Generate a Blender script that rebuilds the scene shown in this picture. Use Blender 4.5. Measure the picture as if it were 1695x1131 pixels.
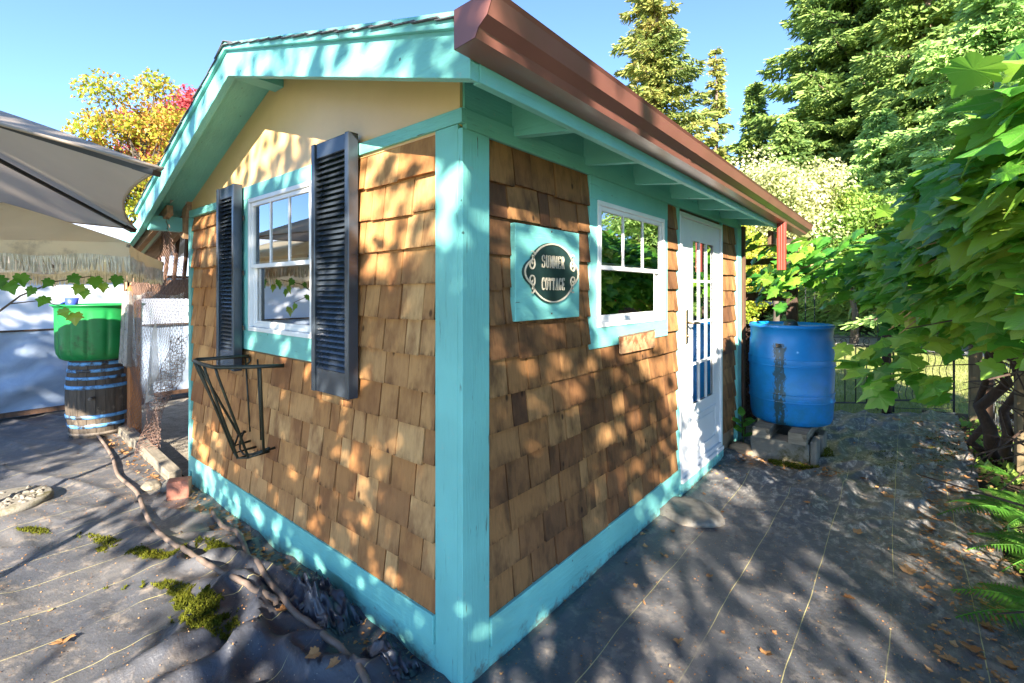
import bpy, math, random
import numpy as np
from mathutils import Vector, Matrix, noise
PI = math.pi
random.seed(7); rng = np.random.default_rng(7)
for o in list(bpy.data.objects): bpy.data.objects.remove(o)
sc = bpy.context.scene; C = sc.collection

# ------------------------------------------------------------ camera, sky, sun, exposure
cam_d = bpy.data.cameras.new('camera'); cam = bpy.data.objects.new('camera', cam_d); C.objects.link(cam)
cam.location = (1.296, -1.263, 1.50); cam.rotation_euler = (PI/2, 0, math.radians(39.74))
cam_d.sensor_width = 36; cam_d.lens = 16.67; cam_d.shift_y = -0.0493; cam_d.clip_start = .05; cam_d.clip_end = 2000
sc.camera = cam
SUN_EL = math.radians(26); SUN_TR = Vector((-.60, .80, 0)).normalized()
world = bpy.data.worlds.new('World'); sc.world = world; world.use_nodes = True
wn = world.node_tree; wn.nodes.clear()
wo = wn.nodes.new('ShaderNodeOutputWorld'); bg = wn.nodes.new('ShaderNodeBackground'); sky = wn.nodes.new('ShaderNodeTexSky')
sky.sky_type = 'NISHITA'; sky.sun_disc = False; sky.sun_elevation = SUN_EL
sky.sun_rotation = math.atan2(-SUN_TR.x, -SUN_TR.y); sky.air_density = 1.0; sky.dust_density = .0; sky.ozone_density = 4.2; sky.altitude = 4200
wn.links.new(sky.outputs[0], bg.inputs[0]); wn.links.new(bg.outputs[0], wo.inputs[0]); bg.inputs[1].default_value = .105
sl = bpy.data.lights.new('sun', 'SUN'); sl.energy = 5.0; sl.angle = math.radians(.53); sl.color = (1, .9, .76)
so = bpy.data.objects.new('sun', sl); C.objects.link(so); so.location = (6, -8, 8)
tv = Vector((SUN_TR.x*math.cos(SUN_EL), SUN_TR.y*math.cos(SUN_EL), -math.sin(SUN_EL)))
so.rotation_euler = tv.to_track_quat('-Z', 'Y').to_euler()
sc.view_settings.view_transform = 'Standard'; sc.view_settings.look = 'None'
sc.view_settings.exposure = 2.45; sc.view_settings.gamma = 1
sc.render.engine = 'CYCLES'; sc.cycles.max_bounces = 8; sc.cycles.transparent_max_bounces = 16

# ------------------------------------------------------------ materials
def new(name):
    m = bpy.data.materials.new(name); m.use_nodes = True; nt = m.node_tree; nt.nodes.clear()
    out = nt.nodes.new('ShaderNodeOutputMaterial'); return m, nt, out
def N(nt, t, **k):
    n = nt.nodes.new('ShaderNode'+t)
    for a, b in k.items(): setattr(n, a, b)
    return n
def math_n(nt, op, a, b=None, c=None):
    n = N(nt, 'Math', operation=op)
    for i, v in enumerate((a, b, c)):
        if v is None: continue
        if isinstance(v, (int, float)): n.inputs[i].default_value = v
        else: nt.links.new(v, n.inputs[i])
    return n.outputs[0]
def mixc(nt, fac, a, b, blend='MIX'):
    n = N(nt, 'Mix', data_type='RGBA', blend_type=blend)
    for s, v in ((n.inputs[0], fac), (n.inputs[6], a), (n.inputs[7], b)):
        if isinstance(v, (int, float)): s.default_value = v
        elif isinstance(v, tuple): s.default_value = (*v, 1) if len(v) == 3 else v
        else: nt.links.new(v, s)
    return n.outputs[2]
def ramp(nt, fac, stops):
    n = N(nt, 'ValToRGB'); e = n.color_ramp.elements
    while len(e) < len(stops): e.new(.5)
    for q, (p, c) in zip(e, stops):
        q.position = p; q.color = (*c, 1) if len(c) == 3 else c
    nt.links.new(fac, n.inputs[0]); return n.outputs[0]
def coords(nt, scale=(1, 1, 1), rnd=False):
    tc = N(nt, 'TexCoord'); mp = N(nt, 'Mapping'); mp.inputs['Scale'].default_value = scale
    nt.links.new(tc.outputs['Object'], mp.inputs[0])
    if rnd:
        oi = N(nt, 'ObjectInfo'); v = N(nt, 'CombineXYZ')
        nt.links.new(math_n(nt, 'MULTIPLY', oi.outputs['Random'], 37.), v.inputs[0]); nt.links.new(math_n(nt, 'MULTIPLY', oi.outputs['Random'], 91.), v.inputs[2])
        nt.links.new(v.outputs[0], mp.inputs[1])
    return mp.outputs[0]
def noi(nt, vec, scale, detail=4, rough=.55, dist=0):
    n = N(nt, 'TexNoise'); n.inputs['Scale'].default_value = scale; n.inputs['Detail'].default_value = detail
    n.inputs['Roughness'].default_value = rough; n.inputs['Distortion'].default_value = dist
    nt.links.new(vec, n.inputs['Vector']); return n.outputs[0]
def bsdf(nt, out, col, rough=.6, spec=.5, metal=0, bump=None, bstr=.3, bdist=.01, trans=0, coat=0):
    p = N(nt, 'BsdfPrincipled')
    for s, v in (('Base Color', col), ('Roughness', rough)):
        if isinstance(v, (int, float)): p.inputs[s].default_value = v
        elif isinstance(v, tuple): p.inputs[s].default_value = (*v, 1)
        else: nt.links.new(v, p.inputs[s])
    p.inputs['Specular IOR Level'].default_value = spec; p.inputs['Metallic'].default_value = metal
    p.inputs['Coat Weight'].default_value = coat
    if bump is not None:
        b = N(nt, 'Bump'); b.inputs['Strength'].default_value = bstr; b.inputs['Distance'].default_value = bdist
        nt.links.new(bump, b.inputs['Height']); nt.links.new(b.outputs[0], p.inputs['Normal'])
    if trans:
        t = N(nt, 'BsdfTranslucent')
        if isinstance(col, tuple): t.inputs[0].default_value = (*col, 1)
        else: nt.links.new(col, t.inputs[0])
        mx = N(nt, 'MixShader'); mx.inputs[0].default_value = trans
        nt.links.new(p.outputs[0], mx.inputs[1]); nt.links.new(t.outputs[0], mx.inputs[2]); nt.links.new(mx.outputs[0], out.inputs[0])
    else: nt.links.new(p.outputs[0], out.inputs[0])
    return p
def M(name, base, rough=.6, var=.25, vs=6, bs=60, bstr=.25, bd=.004, st=(1, 1, 1), metal=0, spec=.5, dirt=None, ds=5, dth=.6, rnd=False, trans=0):
    m, nt, out = new(name); v = coords(nt, st, rnd)
    n1 = noi(nt, v, vs, 5); lo = tuple(c*(1-var) for c in base); hi = tuple(min(1, c*(1+var)) for c in base)
    col = ramp(nt, n1, [(.3, lo), (.7, hi)])
    if dirt:
        v2 = coords(nt, (1, 1, 1), rnd); n2 = noi(nt, v2, ds, 8, .7)
        f = ramp(nt, n2, [(dth, (0, 0, 0)), (min(1, dth+.12), (1, 1, 1))]); col = mixc(nt, f, col, dirt)
    bsdf(nt, out, col, rough, spec, metal, noi(nt, v, bs, 5, .6), bstr, bd, trans)
    return m
TEAL = (.185, .53, .475)
def wood_paint(name, axis, base=TEAL):
    m, nt, out = new(name)
    base = tuple(base); st = {'x': (1, 12, 12), 'y': (12, 1, 12), 'z': (12, 12, 1)}[axis]
    v = coords(nt, st); v0 = coords(nt)
    g = noi(nt, v, 6, 6, .65, .6); big = noi(nt, v0, 2.2, 3)
    col = ramp(nt, big, [(.3, tuple(c*.82 for c in base)), (.7, tuple(min(1, c*1.12) for c in base))])
    col = mixc(nt, ramp(nt, g, [(.28, (.55,)*3), (.40, (0, 0, 0))]), col, tuple(c*.6 for c in base))
    sp = noi(nt, coords(nt, tuple(.35*s for s in st)), 16, 3, .6)
    col = mixc(nt, ramp(nt, sp, [(.70, (0,)*3), (.74, (.9,)*3)]), col, (.06, .07, .05))
    col = mixc(nt, ramp(nt, noi(nt, v0, 30, 4, .7), [(.62, (0,)*3), (.72, (.6,)*3)]), col, (.30, .50, .44))
    ge = N(nt, 'NewGeometry'); sp2 = N(nt, 'SeparateXYZ'); nt.links.new(ge.outputs['Position'], sp2.inputs[0])
    md = math_n(nt, 'SUBTRACT', noi(nt, ge.outputs['Position'], 14, 7, .75), math_n(nt, 'MULTIPLY', sp2.outputs[2], 2.2))
    col = mixc(nt, ramp(nt, md, [(.42, (0,)*3), (.56, (.75,)*3)]), col, (.13, .115, .085))
    vn_ = N(nt, 'TexVoronoi'); vn_.inputs['Scale'].default_value = 7.5; nt.links.new(ge.outputs['Position'], vn_.inputs[0])
    col = mixc(nt, ramp(nt, vn_.outputs['Distance'], [(.035, (.85,)*3), (.05, (0,)*3)]), col, (.05, .10, .09))
    bsdf(nt, out, col, .5, .45, 0, g, .6, .005); return m
mTX, mTY, mTZ = (wood_paint('teal_paint_'+a, a) for a in 'xyz')
def shingle_mat(name, stops, dark):
    m, nt, out = new(name); geo = N(nt, 'NewGeometry'); oi = N(nt, 'ObjectInfo')
    r = math_n(nt, 'FRACT', math_n(nt, 'ADD', oi.outputs['Random'], geo.outputs['Random Per Island']))
    tc = N(nt, 'TexCoord'); ps = geo.outputs['Position']
    off = N(nt, 'CombineXYZ'); nt.links.new(math_n(nt, 'MULTIPLY', r, 53.), off.inputs[0]); nt.links.new(math_n(nt, 'MULTIPLY', r, 17.), off.inputs[2])
    add = N(nt, 'VectorMath', operation='ADD'); nt.links.new(ps, add.inputs[0]); nt.links.new(off.outputs[0], add.inputs[1])
    mp = N(nt, 'Mapping'); mp.inputs['Scale'].default_value = (14, 14, 1.3); nt.links.new(add.outputs[0], mp.inputs[0])
    g = noi(nt, mp.outputs[0], 5, 7, .7, .5)
    mp2 = N(nt, 'Mapping'); mp2.inputs['Scale'].default_value = (3, 3, 1.5); nt.links.new(add.outputs[0], mp2.inputs[0])
    b = noi(nt, mp2.outputs[0], 3, 4, .6)
    col = ramp(nt, r, stops)
    col = mixc(nt, ramp(nt, g, [(.3, (.6,)*3), (.55, (0,)*3)]), col, mixc(nt, .5, col, dark))
    col = mixc(nt, ramp(nt, b, [(.46, (0,)*3), (.68, (.75,)*3)]), col, dark)
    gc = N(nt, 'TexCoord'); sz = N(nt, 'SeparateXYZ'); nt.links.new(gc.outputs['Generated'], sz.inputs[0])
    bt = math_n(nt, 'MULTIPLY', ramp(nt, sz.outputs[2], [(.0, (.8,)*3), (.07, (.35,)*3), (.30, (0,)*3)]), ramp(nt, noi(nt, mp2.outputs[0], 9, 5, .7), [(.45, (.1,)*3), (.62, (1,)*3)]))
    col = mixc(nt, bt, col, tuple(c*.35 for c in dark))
    vo = N(nt, 'TexVoronoi'); vo.inputs['Scale'].default_value = 5; mp3 = N(nt, 'Mapping'); mp3.inputs['Scale'].default_value = (1.6, 1.6, 1.)
    nt.links.new(add.outputs[0], mp3.inputs[0]); nt.links.new(mp3.outputs[0], vo.inputs[0])
    col = mixc(nt, ramp(nt, vo.outputs['Distance'], [(.05, (.85,)*3), (.1, (0,)*3)]), col, tuple(c*.35 for c in dark))
    bsdf(nt, out, col, .75, .25, 0, g, .55, .006); return m
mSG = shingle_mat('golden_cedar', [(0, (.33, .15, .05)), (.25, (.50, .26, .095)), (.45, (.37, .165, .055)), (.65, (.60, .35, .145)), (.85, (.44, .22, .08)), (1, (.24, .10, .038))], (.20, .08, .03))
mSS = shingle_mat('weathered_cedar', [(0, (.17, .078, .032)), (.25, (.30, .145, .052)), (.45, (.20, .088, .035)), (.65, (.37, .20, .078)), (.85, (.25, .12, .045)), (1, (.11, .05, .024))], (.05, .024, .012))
mYel = M('yellow_plywood_paint', (.80, .51, .22), .36, .08, 2, 50, .15, .003, (1, 1, 1), dirt=(.38, .24, .10), ds=14, dth=.72)
mWhite = M('white_vinyl', (.80, .80, .78), .35, .05, 4, 80, .05, .002)
mDoor = M('white_door_paint', (.66, .68, .69), .38, .05, 4, 60, .08, .002, dirt=(.5, .48, .42), ds=7, dth=.7)
mShut = M('black_shutter_plastic', (.035, .045, .058), .26, .2, 5, 90, .1, .002, spec=.6)
mShutTrim = M('shutter_side', (.012, .03, .034), .4, .2, 5)
mGut = M('brown_gutter_enamel', (.21, .085, .065), .28, .15, 3, 20, .03, .002, spec=.6, dirt=(.20, .12, .10), ds=8, dth=.66)
mDown = M('red_brown_enamel', (.20, .035, .02), .35, .2, 4, 40, .05)
mRoof = M('asphalt_shingle', (.11, .11, .12), .95, .5, 60, 200, .9, .004, spec=.2, dirt=(.05, .075, .02), ds=6, dth=.62)
mBrown = M('brown_timber', (.10, .052, .028), .8, .4, 4, 30, .5, .004, (8, 8, 1))
mOrange = M('stained_post', (.36, .14, .045), .7, .3, 4, 30, .5, .004, (9, 9, 1))
mGreyWood = M('grey_timber', (.19, .165, .125), .85, .35, 5, 40, .6, .004, (1, 8, 8), dirt=(.06, .05, .03), ds=7, dth=.58)
mRawWood = M('raw_wood', (.36, .22, .12), .8, .3, 4, 30, .4, .004, (1, 8, 8))
mDarkPost = M('dark_post', (.05, .028, .018), .8, .4, 5, 30, .6, .004, (9, 9, 1), dirt=(.20, .09, .03), ds=5, dth=.66)
mTreated = M('treated_post', (.16, .115, .06), .8, .35, 4, 30, .6, .004, (9, 9, 1), dirt=(.07, .08, .03), ds=4, dth=.58)
mIron = M('black_iron', (.012, .012, .011), .5, .2, 8, 60, .3)
mRackIron = M('green_black_wire', (.018, .022, .012), .42, .3, 20, 90, .4, dirt=(.10, .12, .03), ds=20, dth=.62)
mBrass = M('aged_brass', (.30, .25, .17), .35, .2, 9, metal=1)
mPlate = M('plaque_black', (.014, .034, .032), .35, .2, 30, 300, .5, .001)
mCream = M('plaque_cream', (.52, .47, .36), .45, .15, 40)
mRust = M('rusty_plate', (.42, .24, .12), .7, .4, 18, 60, .6, .003, dirt=(.20, .075, .03), ds=14, dth=.48)
mGreyFab = M('grey_canopy_fabric', (.47, .40, .34), .85, .05, 3, 500, .2, .001, trans=.32)
mDarkBar = M('dark_rib', (.02, .02, .022), .45)
mCreamFab = M('cream_canvas', (.84, .73, .54), .85, .08, 3, 300, .25, .002, dirt=(.42, .36, .28), ds=2.2, dth=.55, trans=.45)
mFringe = M('cream_fringe', (.80, .74, .60), .9, .2, 30, trans=.2)
mGreen = M('green_plastic', (.015, .24, .06), .36, .25, 3, 60, .15, .002, dirt=(.02, .10, .03), ds=3, dth=.55, trans=.25)
mHoop = M('blue_painted_hoop', (.12, .33, .62), .5, .2, 8, 60, .3, .002, dirt=(.03, .026, .025), ds=9, dth=.47)
mRustHoop = M('rusty_hoop', (.15, .12, .09), .7, .4, 14)
mStave = M('black_weathered_oak', (.075, .058, .042), .85, .5, 3, 25, .9, .006, (8, 8, 1), dirt=(.27, .22, .16), ds=5, dth=.6, rnd=True)
mConc = M('mossy_concrete', (.18, .165, .135), .95, .25, 6, 90, .8, .004, dirt=(.075, .065, .02), ds=5, dth=.52)
mStone = M('speckled_stone', (.20, .18, .15), .9, .3, 14, 120, .8, .004, dirt=(.13, .11, .08), ds=18, dth=.56)
mBrick = M('red_brick', (.33, .13, .085), .9, .25, 12, 90, .6)
mHose = M('dusty_brown_hose', (.15, .11, .085), .7, .35, 9, 60, .3, .002, dirt=(.22, .18, .14), ds=12, dth=.6)
mBlue2 = M('blue_scoop', (.03, .06, .35), .4)
mMeshW = M('rusty_wire', (.15, .085, .06), .6, .3, 15)
mMeshG = M('galvanised_wire', (.5, .5, .48), .5, .2, 15)
mPolyW = M('white_sheeting', (.60, .64, .74), .5, .06, 2, 20, .1, .004, trans=.3)
mSteel = M('corrugated_steel', (.55, .54, .50), .4, .1, 5, metal=.3)
mInt = M('interior_board', (.22, .15, .09), .8, .2, 4)
mCurt = M('curtain_cloth', (.62, .60, .56), .9, .08, 5, trans=.35)
mScreen = M('grey_screen', (.23, .24, .25), .8, .1, 5)
mHouseW = M('white_siding', (.78, .77, .74), .7, .06, 2)
mHRoof = M('blue_grey_roof', (.33, .38, .46), .6, .1, 3)
mBark = M('conifer_bark', (.17, .115, .085), .95, .4, 4, 12, .9, .03, (4, 4, 1))
mBarkG = M('grey_bark', (.085, .07, .055), .95, .35, 5, 20, .8, .01, (4, 4, 1))
mCane = M('tan_cane', (.33, .22, .11), .7, .3, 12, 60, .4)
mRed = M('red_cloth', (.55, .05, .06), .7)
def glass_mat():
    m, nt, out = new('window_glass'); f = N(nt, 'Fresnel'); f.inputs[0].default_value = 1.5
    fac = math_n(nt, 'ADD', math_n(nt, 'MULTIPLY', f.outputs[0], 1.6), .42); fac = math_n(nt, 'MINIMUM', fac, 1.)
    t = N(nt, 'BsdfTransparent'); t.inputs[0].default_value = (.86, .92, .88, 1)
    g = N(nt, 'BsdfGlossy'); g.inputs['Roughness'].default_value = 0.0
    b = N(nt, 'Bump'); b.inputs['Strength'].default_value = .03; b.inputs['Distance'].default_value = .01
    nt.links.new(noi(nt, coords(nt), 3, 1), b.inputs['Height']); nt.links.new(b.outputs[0], g.inputs['Normal'])
    mx = N(nt, 'MixShader'); nt.links.new(fac, mx.inputs[0]); nt.links.new(t.outputs[0], mx.inputs[1]); nt.links.new(g.outputs[0], mx.inputs[2])
    nt.links.new(mx.outputs[0], out.inputs[0]); return m
mGlass = glass_mat()
def film_mat(name, col, opac, scale):
    m, nt, out = new(name); v = coords(nt); n = noi(nt, v, scale, 6, .65, 1.5)
    t = N(nt, 'BsdfTransparent'); t.inputs[0].default_value = (.93, .94, .96, 1)
    p = N(nt, 'BsdfPrincipled'); p.inputs['Base Color'].default_value = (*col, 1); p.inputs['Roughness'].default_value = .25
    b = N(nt, 'Bump'); b.inputs['Strength'].default_value = .5; b.inputs['Distance'].default_value = .02
    nt.links.new(n, b.inputs['Height']); nt.links.new(b.outputs[0], p.inputs['Normal'])
    mx = N(nt, 'MixShader'); f = ramp(nt, n, [(.3, (opac-.15,)*3), (.7, (opac+.15,)*3)]); nt.links.new(f, mx.inputs[0])
    nt.links.new(t.outputs[0], mx.inputs[1]); nt.links.new(p.outputs[0], mx.inputs[2]); nt.links.new(mx.outputs[0], out.inputs[0]); return m
mFilm = film_mat('clear_plastic_film', (.40, .41, .40), .24, 3)
mNet = film_mat('grey_netting', (.34, .32, .29), .62, 8)
mFilm2 = film_mat('greenhouse_film', (.36, .44, .56), .75, 1.6)
def leaf_mat(name, cols, trans=.35, rough=.5, spec=.4, cs=.6, bump=0, veins=0):
    m, nt, out = new(name); geo = N(nt, 'NewGeometry'); oi = N(nt, 'ObjectInfo')
    r = math_n(nt, 'FRACT', math_n(nt, 'ADD', oi.outputs['Random'], geo.outputs['Random Per Island']))
    n = N(nt, 'TexNoise'); n.inputs['Scale'].default_value = cs; n.inputs['Detail'].default_value = 2; nt.links.new(geo.outputs['Position'], n.inputs['Vector'])
    f = math_n(nt, 'ADD', math_n(nt, 'MULTIPLY', r, .5), math_n(nt, 'MULTIPLY', math_n(nt, 'SUBTRACT', n.outputs[0], .25), 1.0))
    k = len(cols)-1; col = ramp(nt, f, [(i/k, c) for i, c in enumerate(cols)])
    if veins:
        lc = coords(nt); sx = N(nt, 'SeparateXYZ'); nt.links.new(lc, sx.inputs[0]); ax_ = math_n(nt, 'ABSOLUTE', sx.outputs[0])
        v1 = math_n(nt, 'LESS_THAN', ax_, .013)
        q1 = math_n(nt, 'ABSOLUTE', math_n(nt, 'SUBTRACT', sx.outputs[1], math_n(nt, 'MULTIPLY', ax_, .85))); v2 = math_n(nt, 'LESS_THAN', q1, .011)
        q2 = math_n(nt, 'ABSOLUTE', math_n(nt, 'ADD', sx.outputs[1], math_n(nt, 'MULTIPLY', ax_, .35))); v3 = math_n(nt, 'LESS_THAN', q2, .009)
        q3 = math_n(nt, 'ABSOLUTE', math_n(nt, 'SUBTRACT', math_n(nt, 'FRACT', math_n(nt, 'MULTIPLY', math_n(nt, 'SUBTRACT', sx.outputs[1], math_n(nt, 'MULTIPLY', ax_, .8)), 6.5)), .5)); v4 = math_n(nt, 'MULTIPLY', math_n(nt, 'LESS_THAN', q3, .035), .5)
        vv = math_n(nt, 'MAXIMUM', math_n(nt, 'MAXIMUM', v1, v2), math_n(nt, 'MAXIMUM', v3, v4))
        col = mixc(nt, math_n(nt, 'MULTIPLY', vv, .45), col, (.30, .42, .14))
        col = mixc(nt, ramp(nt, noi(nt, lc, 5, 5, .7), [(.62, (0,)*3), (.7, (.7,)*3)]), col, (.25, .22, .05))
    bsdf(nt, out, col, rough, spec, 0, noi(nt, coords(nt), 40, 2) if bump else None, .4, .004, trans); return m
lFir = leaf_mat('fir_needles', [(0.07, 0.137, 0.05), (0.149, 0.249, 0.06), (0.297, 0.411, 0.099), (0.421, 0.473, 0.12)], .35, .6, .3, .35)
lFirBrown = leaf_mat('fir_needles_bronze', [(0.087, 0.14, 0.05), (0.184, 0.257, 0.062), (0.347, 0.351, 0.089), (0.521, 0.351, 0.106)], .35, .6, .3, .35)
lCedar = leaf_mat('cedar_sprays', [(0.129, 0.242, 0.087), (0.256, 0.424, 0.115), (0.384, 0.565, 0.164), (0.494, 0.646, 0.212)], .35, .6, .3, .5)
lMapleY = leaf_mat('autumn_leaves', [(0.097, 0.228, 0.022), (0.254, 0.366, 0.032), (0.411, 0.377, 0.044), (0.489, 0.228, 0.054), (0.411, 0.103, 0.054)], .4, .5, .3, .45)
lMapleR = leaf_mat('crimson_leaves', [(0.36, 0.06, 0.06), (0.504, 0.072, 0.084), (0.6, 0.192, 0.12)], .4, .5, .3, .6)
lFlow = leaf_mat('cream_blossom', [(0.132, 0.242, 0.055), (0.374, 0.418, 0.154), (0.682, 0.66, 0.374), (0.792, 0.748, 0.506)], .35, .6, .3, .55)
lShrub = leaf_mat('shrub_leaves', [(0.075, 0.165, 0.03), (0.15, 0.285, 0.045), (0.27, 0.39, 0.075), (0.42, 0.45, 0.075)], .4, .45, .4, .7)
lAutG = leaf_mat('yellowing_leaves', [(0.104, 0.221, 0.026), (0.26, 0.364, 0.039), (0.52, 0.494, 0.065), (0.585, 0.364, 0.065)], .45, .5, .3, .8)
lVine = leaf_mat('vine_leaves', [(.025, .12, .03), (.06, .24, .04), (.13, .38, .04), (.30, .50, .06), (.40, .44, .08)], .42, .36, .5, 2.2, 1)
lVineBig = leaf_mat('vine_leaf_veined', [(.025, .12, .03), (.06, .24, .04), (.13, .38, .04), (.30, .50, .06), (.40, .44, .08)], .42, .34, .5, 2.2, 1, 1)
lShade = leaf_mat('canopy_leaves', [(.03, .10, .015), (.06, .16, .02), (.10, .22, .03), (.25, .20, .04)], .3, .5, .3, .5)
lFern = leaf_mat('fern_green', [(.05, .16, .02), (.09, .26, .03), (.16, .36, .05)], .4, .5, .3, 3)
lDry = leaf_mat('dry_leaf', [(.16, .075, .03), (.32, .15, .055), (.42, .24, .11), (.36, .13, .04)], .1, .8, .2, 4, 1)
lMoss = leaf_mat('moss_green', [(0.027, 0.036, 0.005), (0.06, 0.072, 0.007), (0.114, 0.12, 0.012), (0.156, 0.15, 0.018)], .2, .9, .1, 9)
lGrass = leaf_mat('lawn_grass', [(0.135, 0.189, 0.041), (0.243, 0.284, 0.081), (0.405, 0.392, 0.162)], .3, .7, .2, .5)

# ------------------------------------------------------------ mesh helpers
def tagp(o, label=None, cat=None, group=None, kind=None):
    if label: o['label'] = label
    if cat: o['category'] = cat
    if group: o['group'] = group
    if kind: o['kind'] = kind
    return o
def thing(name, loc, label, cat, group=None):
    o = bpy.data.objects.new(name, None); C.objects.link(o); o.location = loc; o.empty_display_size = .1
    return tagp(o, label, cat, group)
def rootloc(p):
    v = Vector((0, 0, 0))
    while p is not None: v += p.location; p = p.parent
    return v
class MB:
    def __init__(s): s.v = []; s.f = []; s.sm = []
    def add(s, vs, fs, smooth=False):
        n = len(s.v); s.v += [tuple(v) for v in vs]; s.f += [[i+n for i in f] for f in fs]; s.sm += [smooth]*len(fs); return s
    def box(s, x0, x1, y0, y1, z0, z1):
        return s.add([(x0, y0, z0), (x1, y0, z0), (x1, y1, z0), (x0, y1, z0), (x0, y0, z1), (x1, y0, z1), (x1, y1, z1), (x0, y1, z1)],
              [(0, 3, 2, 1), (4, 5, 6, 7), (0, 1, 5, 4), (1, 2, 6, 5), (2, 3, 7, 6), (3, 0, 4, 7)])
    def hexa(s, p): # 8 pts like box
        return s.add(p, [(0, 3, 2, 1), (4, 5, 6, 7), (0, 1, 5, 4), (1, 2, 6, 5), (2, 3, 7, 6), (3, 0, 4, 7)])
    def bar(s, a, b, w, h, up=(0, 0, 1)):
        a, b = Vector(a), Vector(b); d = (b-a).normalized(); r = d.cross(Vector(up))
        if r.length < 1e-3: r = Vector((1, 0, 0))
        r.normalize(); u = r.cross(d); r = r*w/2; u = u*h/2
        return s.hexa([a-r-u, b-r-u, b+r-u, a+r-u, a-r+u, b-r+u, b+r+u, a+r+u])
    def tube(s, pts, r, n=8, smooth=True, cap=True):
        pts = [Vector(p) for p in pts]; vs = []; fs = []; m = len(pts); rr = r if hasattr(r, '__len__') else [r]*m
        t = (pts[1]-pts[0]).normalized(); u = t.orthogonal().normalized()
        for i, p in enumerate(pts):
            t = (pts[min(i+1, m-1)]-pts[max(i-1, 0)]).normalized(); u = (u-t*u.dot(t)); u = u.normalized() if u.length > 1e-5 else t.orthogonal().normalized(); w = t.cross(u)
            for k in range(n): a = 2*PI*k/n; vs.append(p+(u*math.cos(a)+w*math.sin(a))*rr[i])
        for i in range(m-1):
            for k in range(n): a = i*n+k; b = i*n+(k+1) % n; fs.append((a, b, b+n, a+n))
        if cap: fs += [tuple(range(n))[::-1], tuple(range((m-1)*n, m*n))]
        return s.add(vs, fs, smooth)
    def lathe(s, prof, c, n=40, mod=None, caps=False):
        vs = []; fs = []
        for (r, z) in prof:
            for k in range(n):
                a = 2*PI*k/n; q = r*(mod(a, z) if mod else 1); vs.append((c[0]+q*math.cos(a), c[1]+q*math.sin(a), c[2]+z))
        for i in range(len(prof)-1):
            for k in range(n): a = i*n+k; b = i*n+(k+1) % n; fs.append((a, b, b+n, a+n))
        if caps: fs += [tuple(range(n))[::-1], tuple(range((len(prof)-1)*n, len(prof)*n))]
        return s.add(vs, fs, True)
    def prism(s, out, fn, d):  # out: 2D outline; fn(u,v,w) -> world
        n = len(out); vs = [fn(u, v, 0) for u, v in out]+[fn(u, v, d) for u, v in out]
        return s.add(vs, [tuple(range(n))[::-1], tuple(range(n, 2*n))]+[(i, (i+1) % n, n+(i+1) % n, n+i) for i in range(n)])
    def build(s, name, mat, parent=None, bevel=0, **k):
        me = bpy.data.meshes.new(name); off = rootloc(parent)
        me.from_pydata([(v[0]-off.x, v[1]-off.y, v[2]-off.z) for v in s.v], [], s.f); me.materials.append(mat)
        me.polygons.foreach_set('use_smooth', s.sm); me.update()
        o = bpy.data.objects.new(name, me); C.objects.link(o); o.parent = parent
        if bevel:
            b = o.modifiers.new('bevel', 'BEVEL'); b.width = bevel; b.segments = 2; b.limit_method = 'ANGLE'; b.angle_limit = .7
        return tagp(o, **k)
def BX(name, mat, parent, *b, bevel=.003, **k): return MB().box(*b).build(name, mat, parent, bevel, **k)
def npmesh(name, V, F, mat, parent=None, smooth=False, **k):
    me = bpy.data.meshes.new(name); F = np.asarray(F, dtype=np.int32); nf, q = F.shape
    off = rootloc(parent); V = np.asarray(V, dtype=np.float32)-np.array(off, dtype=np.float32)
    me.vertices.add(len(V)); me.vertices.foreach_set('co', V.ravel()); me.loops.add(nf*q); me.loops.foreach_set('vertex_index', F.ravel())
    me.polygons.add(nf); me.polygons.foreach_set('loop_start', np.arange(0, nf*q, q, dtype=np.int32))
    me.polygons.foreach_set('use_smooth', np.full(nf, smooth)); me.materials.append(mat); me.update(calc_edges=True)
    o = bpy.data.objects.new(name, me); C.objects.link(o); o.parent = parent; return tagp(o, **k)
def nrm(a): return a/np.maximum(np.linalg.norm(a, axis=-1, keepdims=True), 1e-6)
def leaves(name, T, TF, P, Y, Z, S, mat, parent=None, **k):
    """instance template T (points, y along leaf, z normal) at P with y-axis Y, approx normal Z, scale S"""
    Y = nrm(Y); X = nrm(np.cross(Y, Z)); Z = np.cross(X, Y); S = np.asarray(S).reshape(-1, 1, 1) if np.ndim(S) == 1 else S
    V = P[:, None, :]+S*(T[None, :, 0:1]*X[:, None, :]+T[None, :, 1:2]*Y[:, None, :]+T[None, :, 2:3]*Z[:, None, :])
    n = len(T); F = (np.arange(len(P))[:, None, None]*n+np.asarray(TF)[None]).reshape(-1, len(TF[0]))
    return npmesh(name, V.reshape(-1, 3), F, mat, parent, **k)
DIA = np.array([(0, 0, 0), (.32, .45, .03), (0, 1, -.06), (-.32, .45, .03)]); DIAF = [(0, 1, 2, 3)]
SPR = np.array([(-.16, 0, 0), (.16, 0, 0), (.07, 1, -.10), (-.07, 1, -.10)]); SPRF = [(0, 1, 2, 3)]
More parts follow.
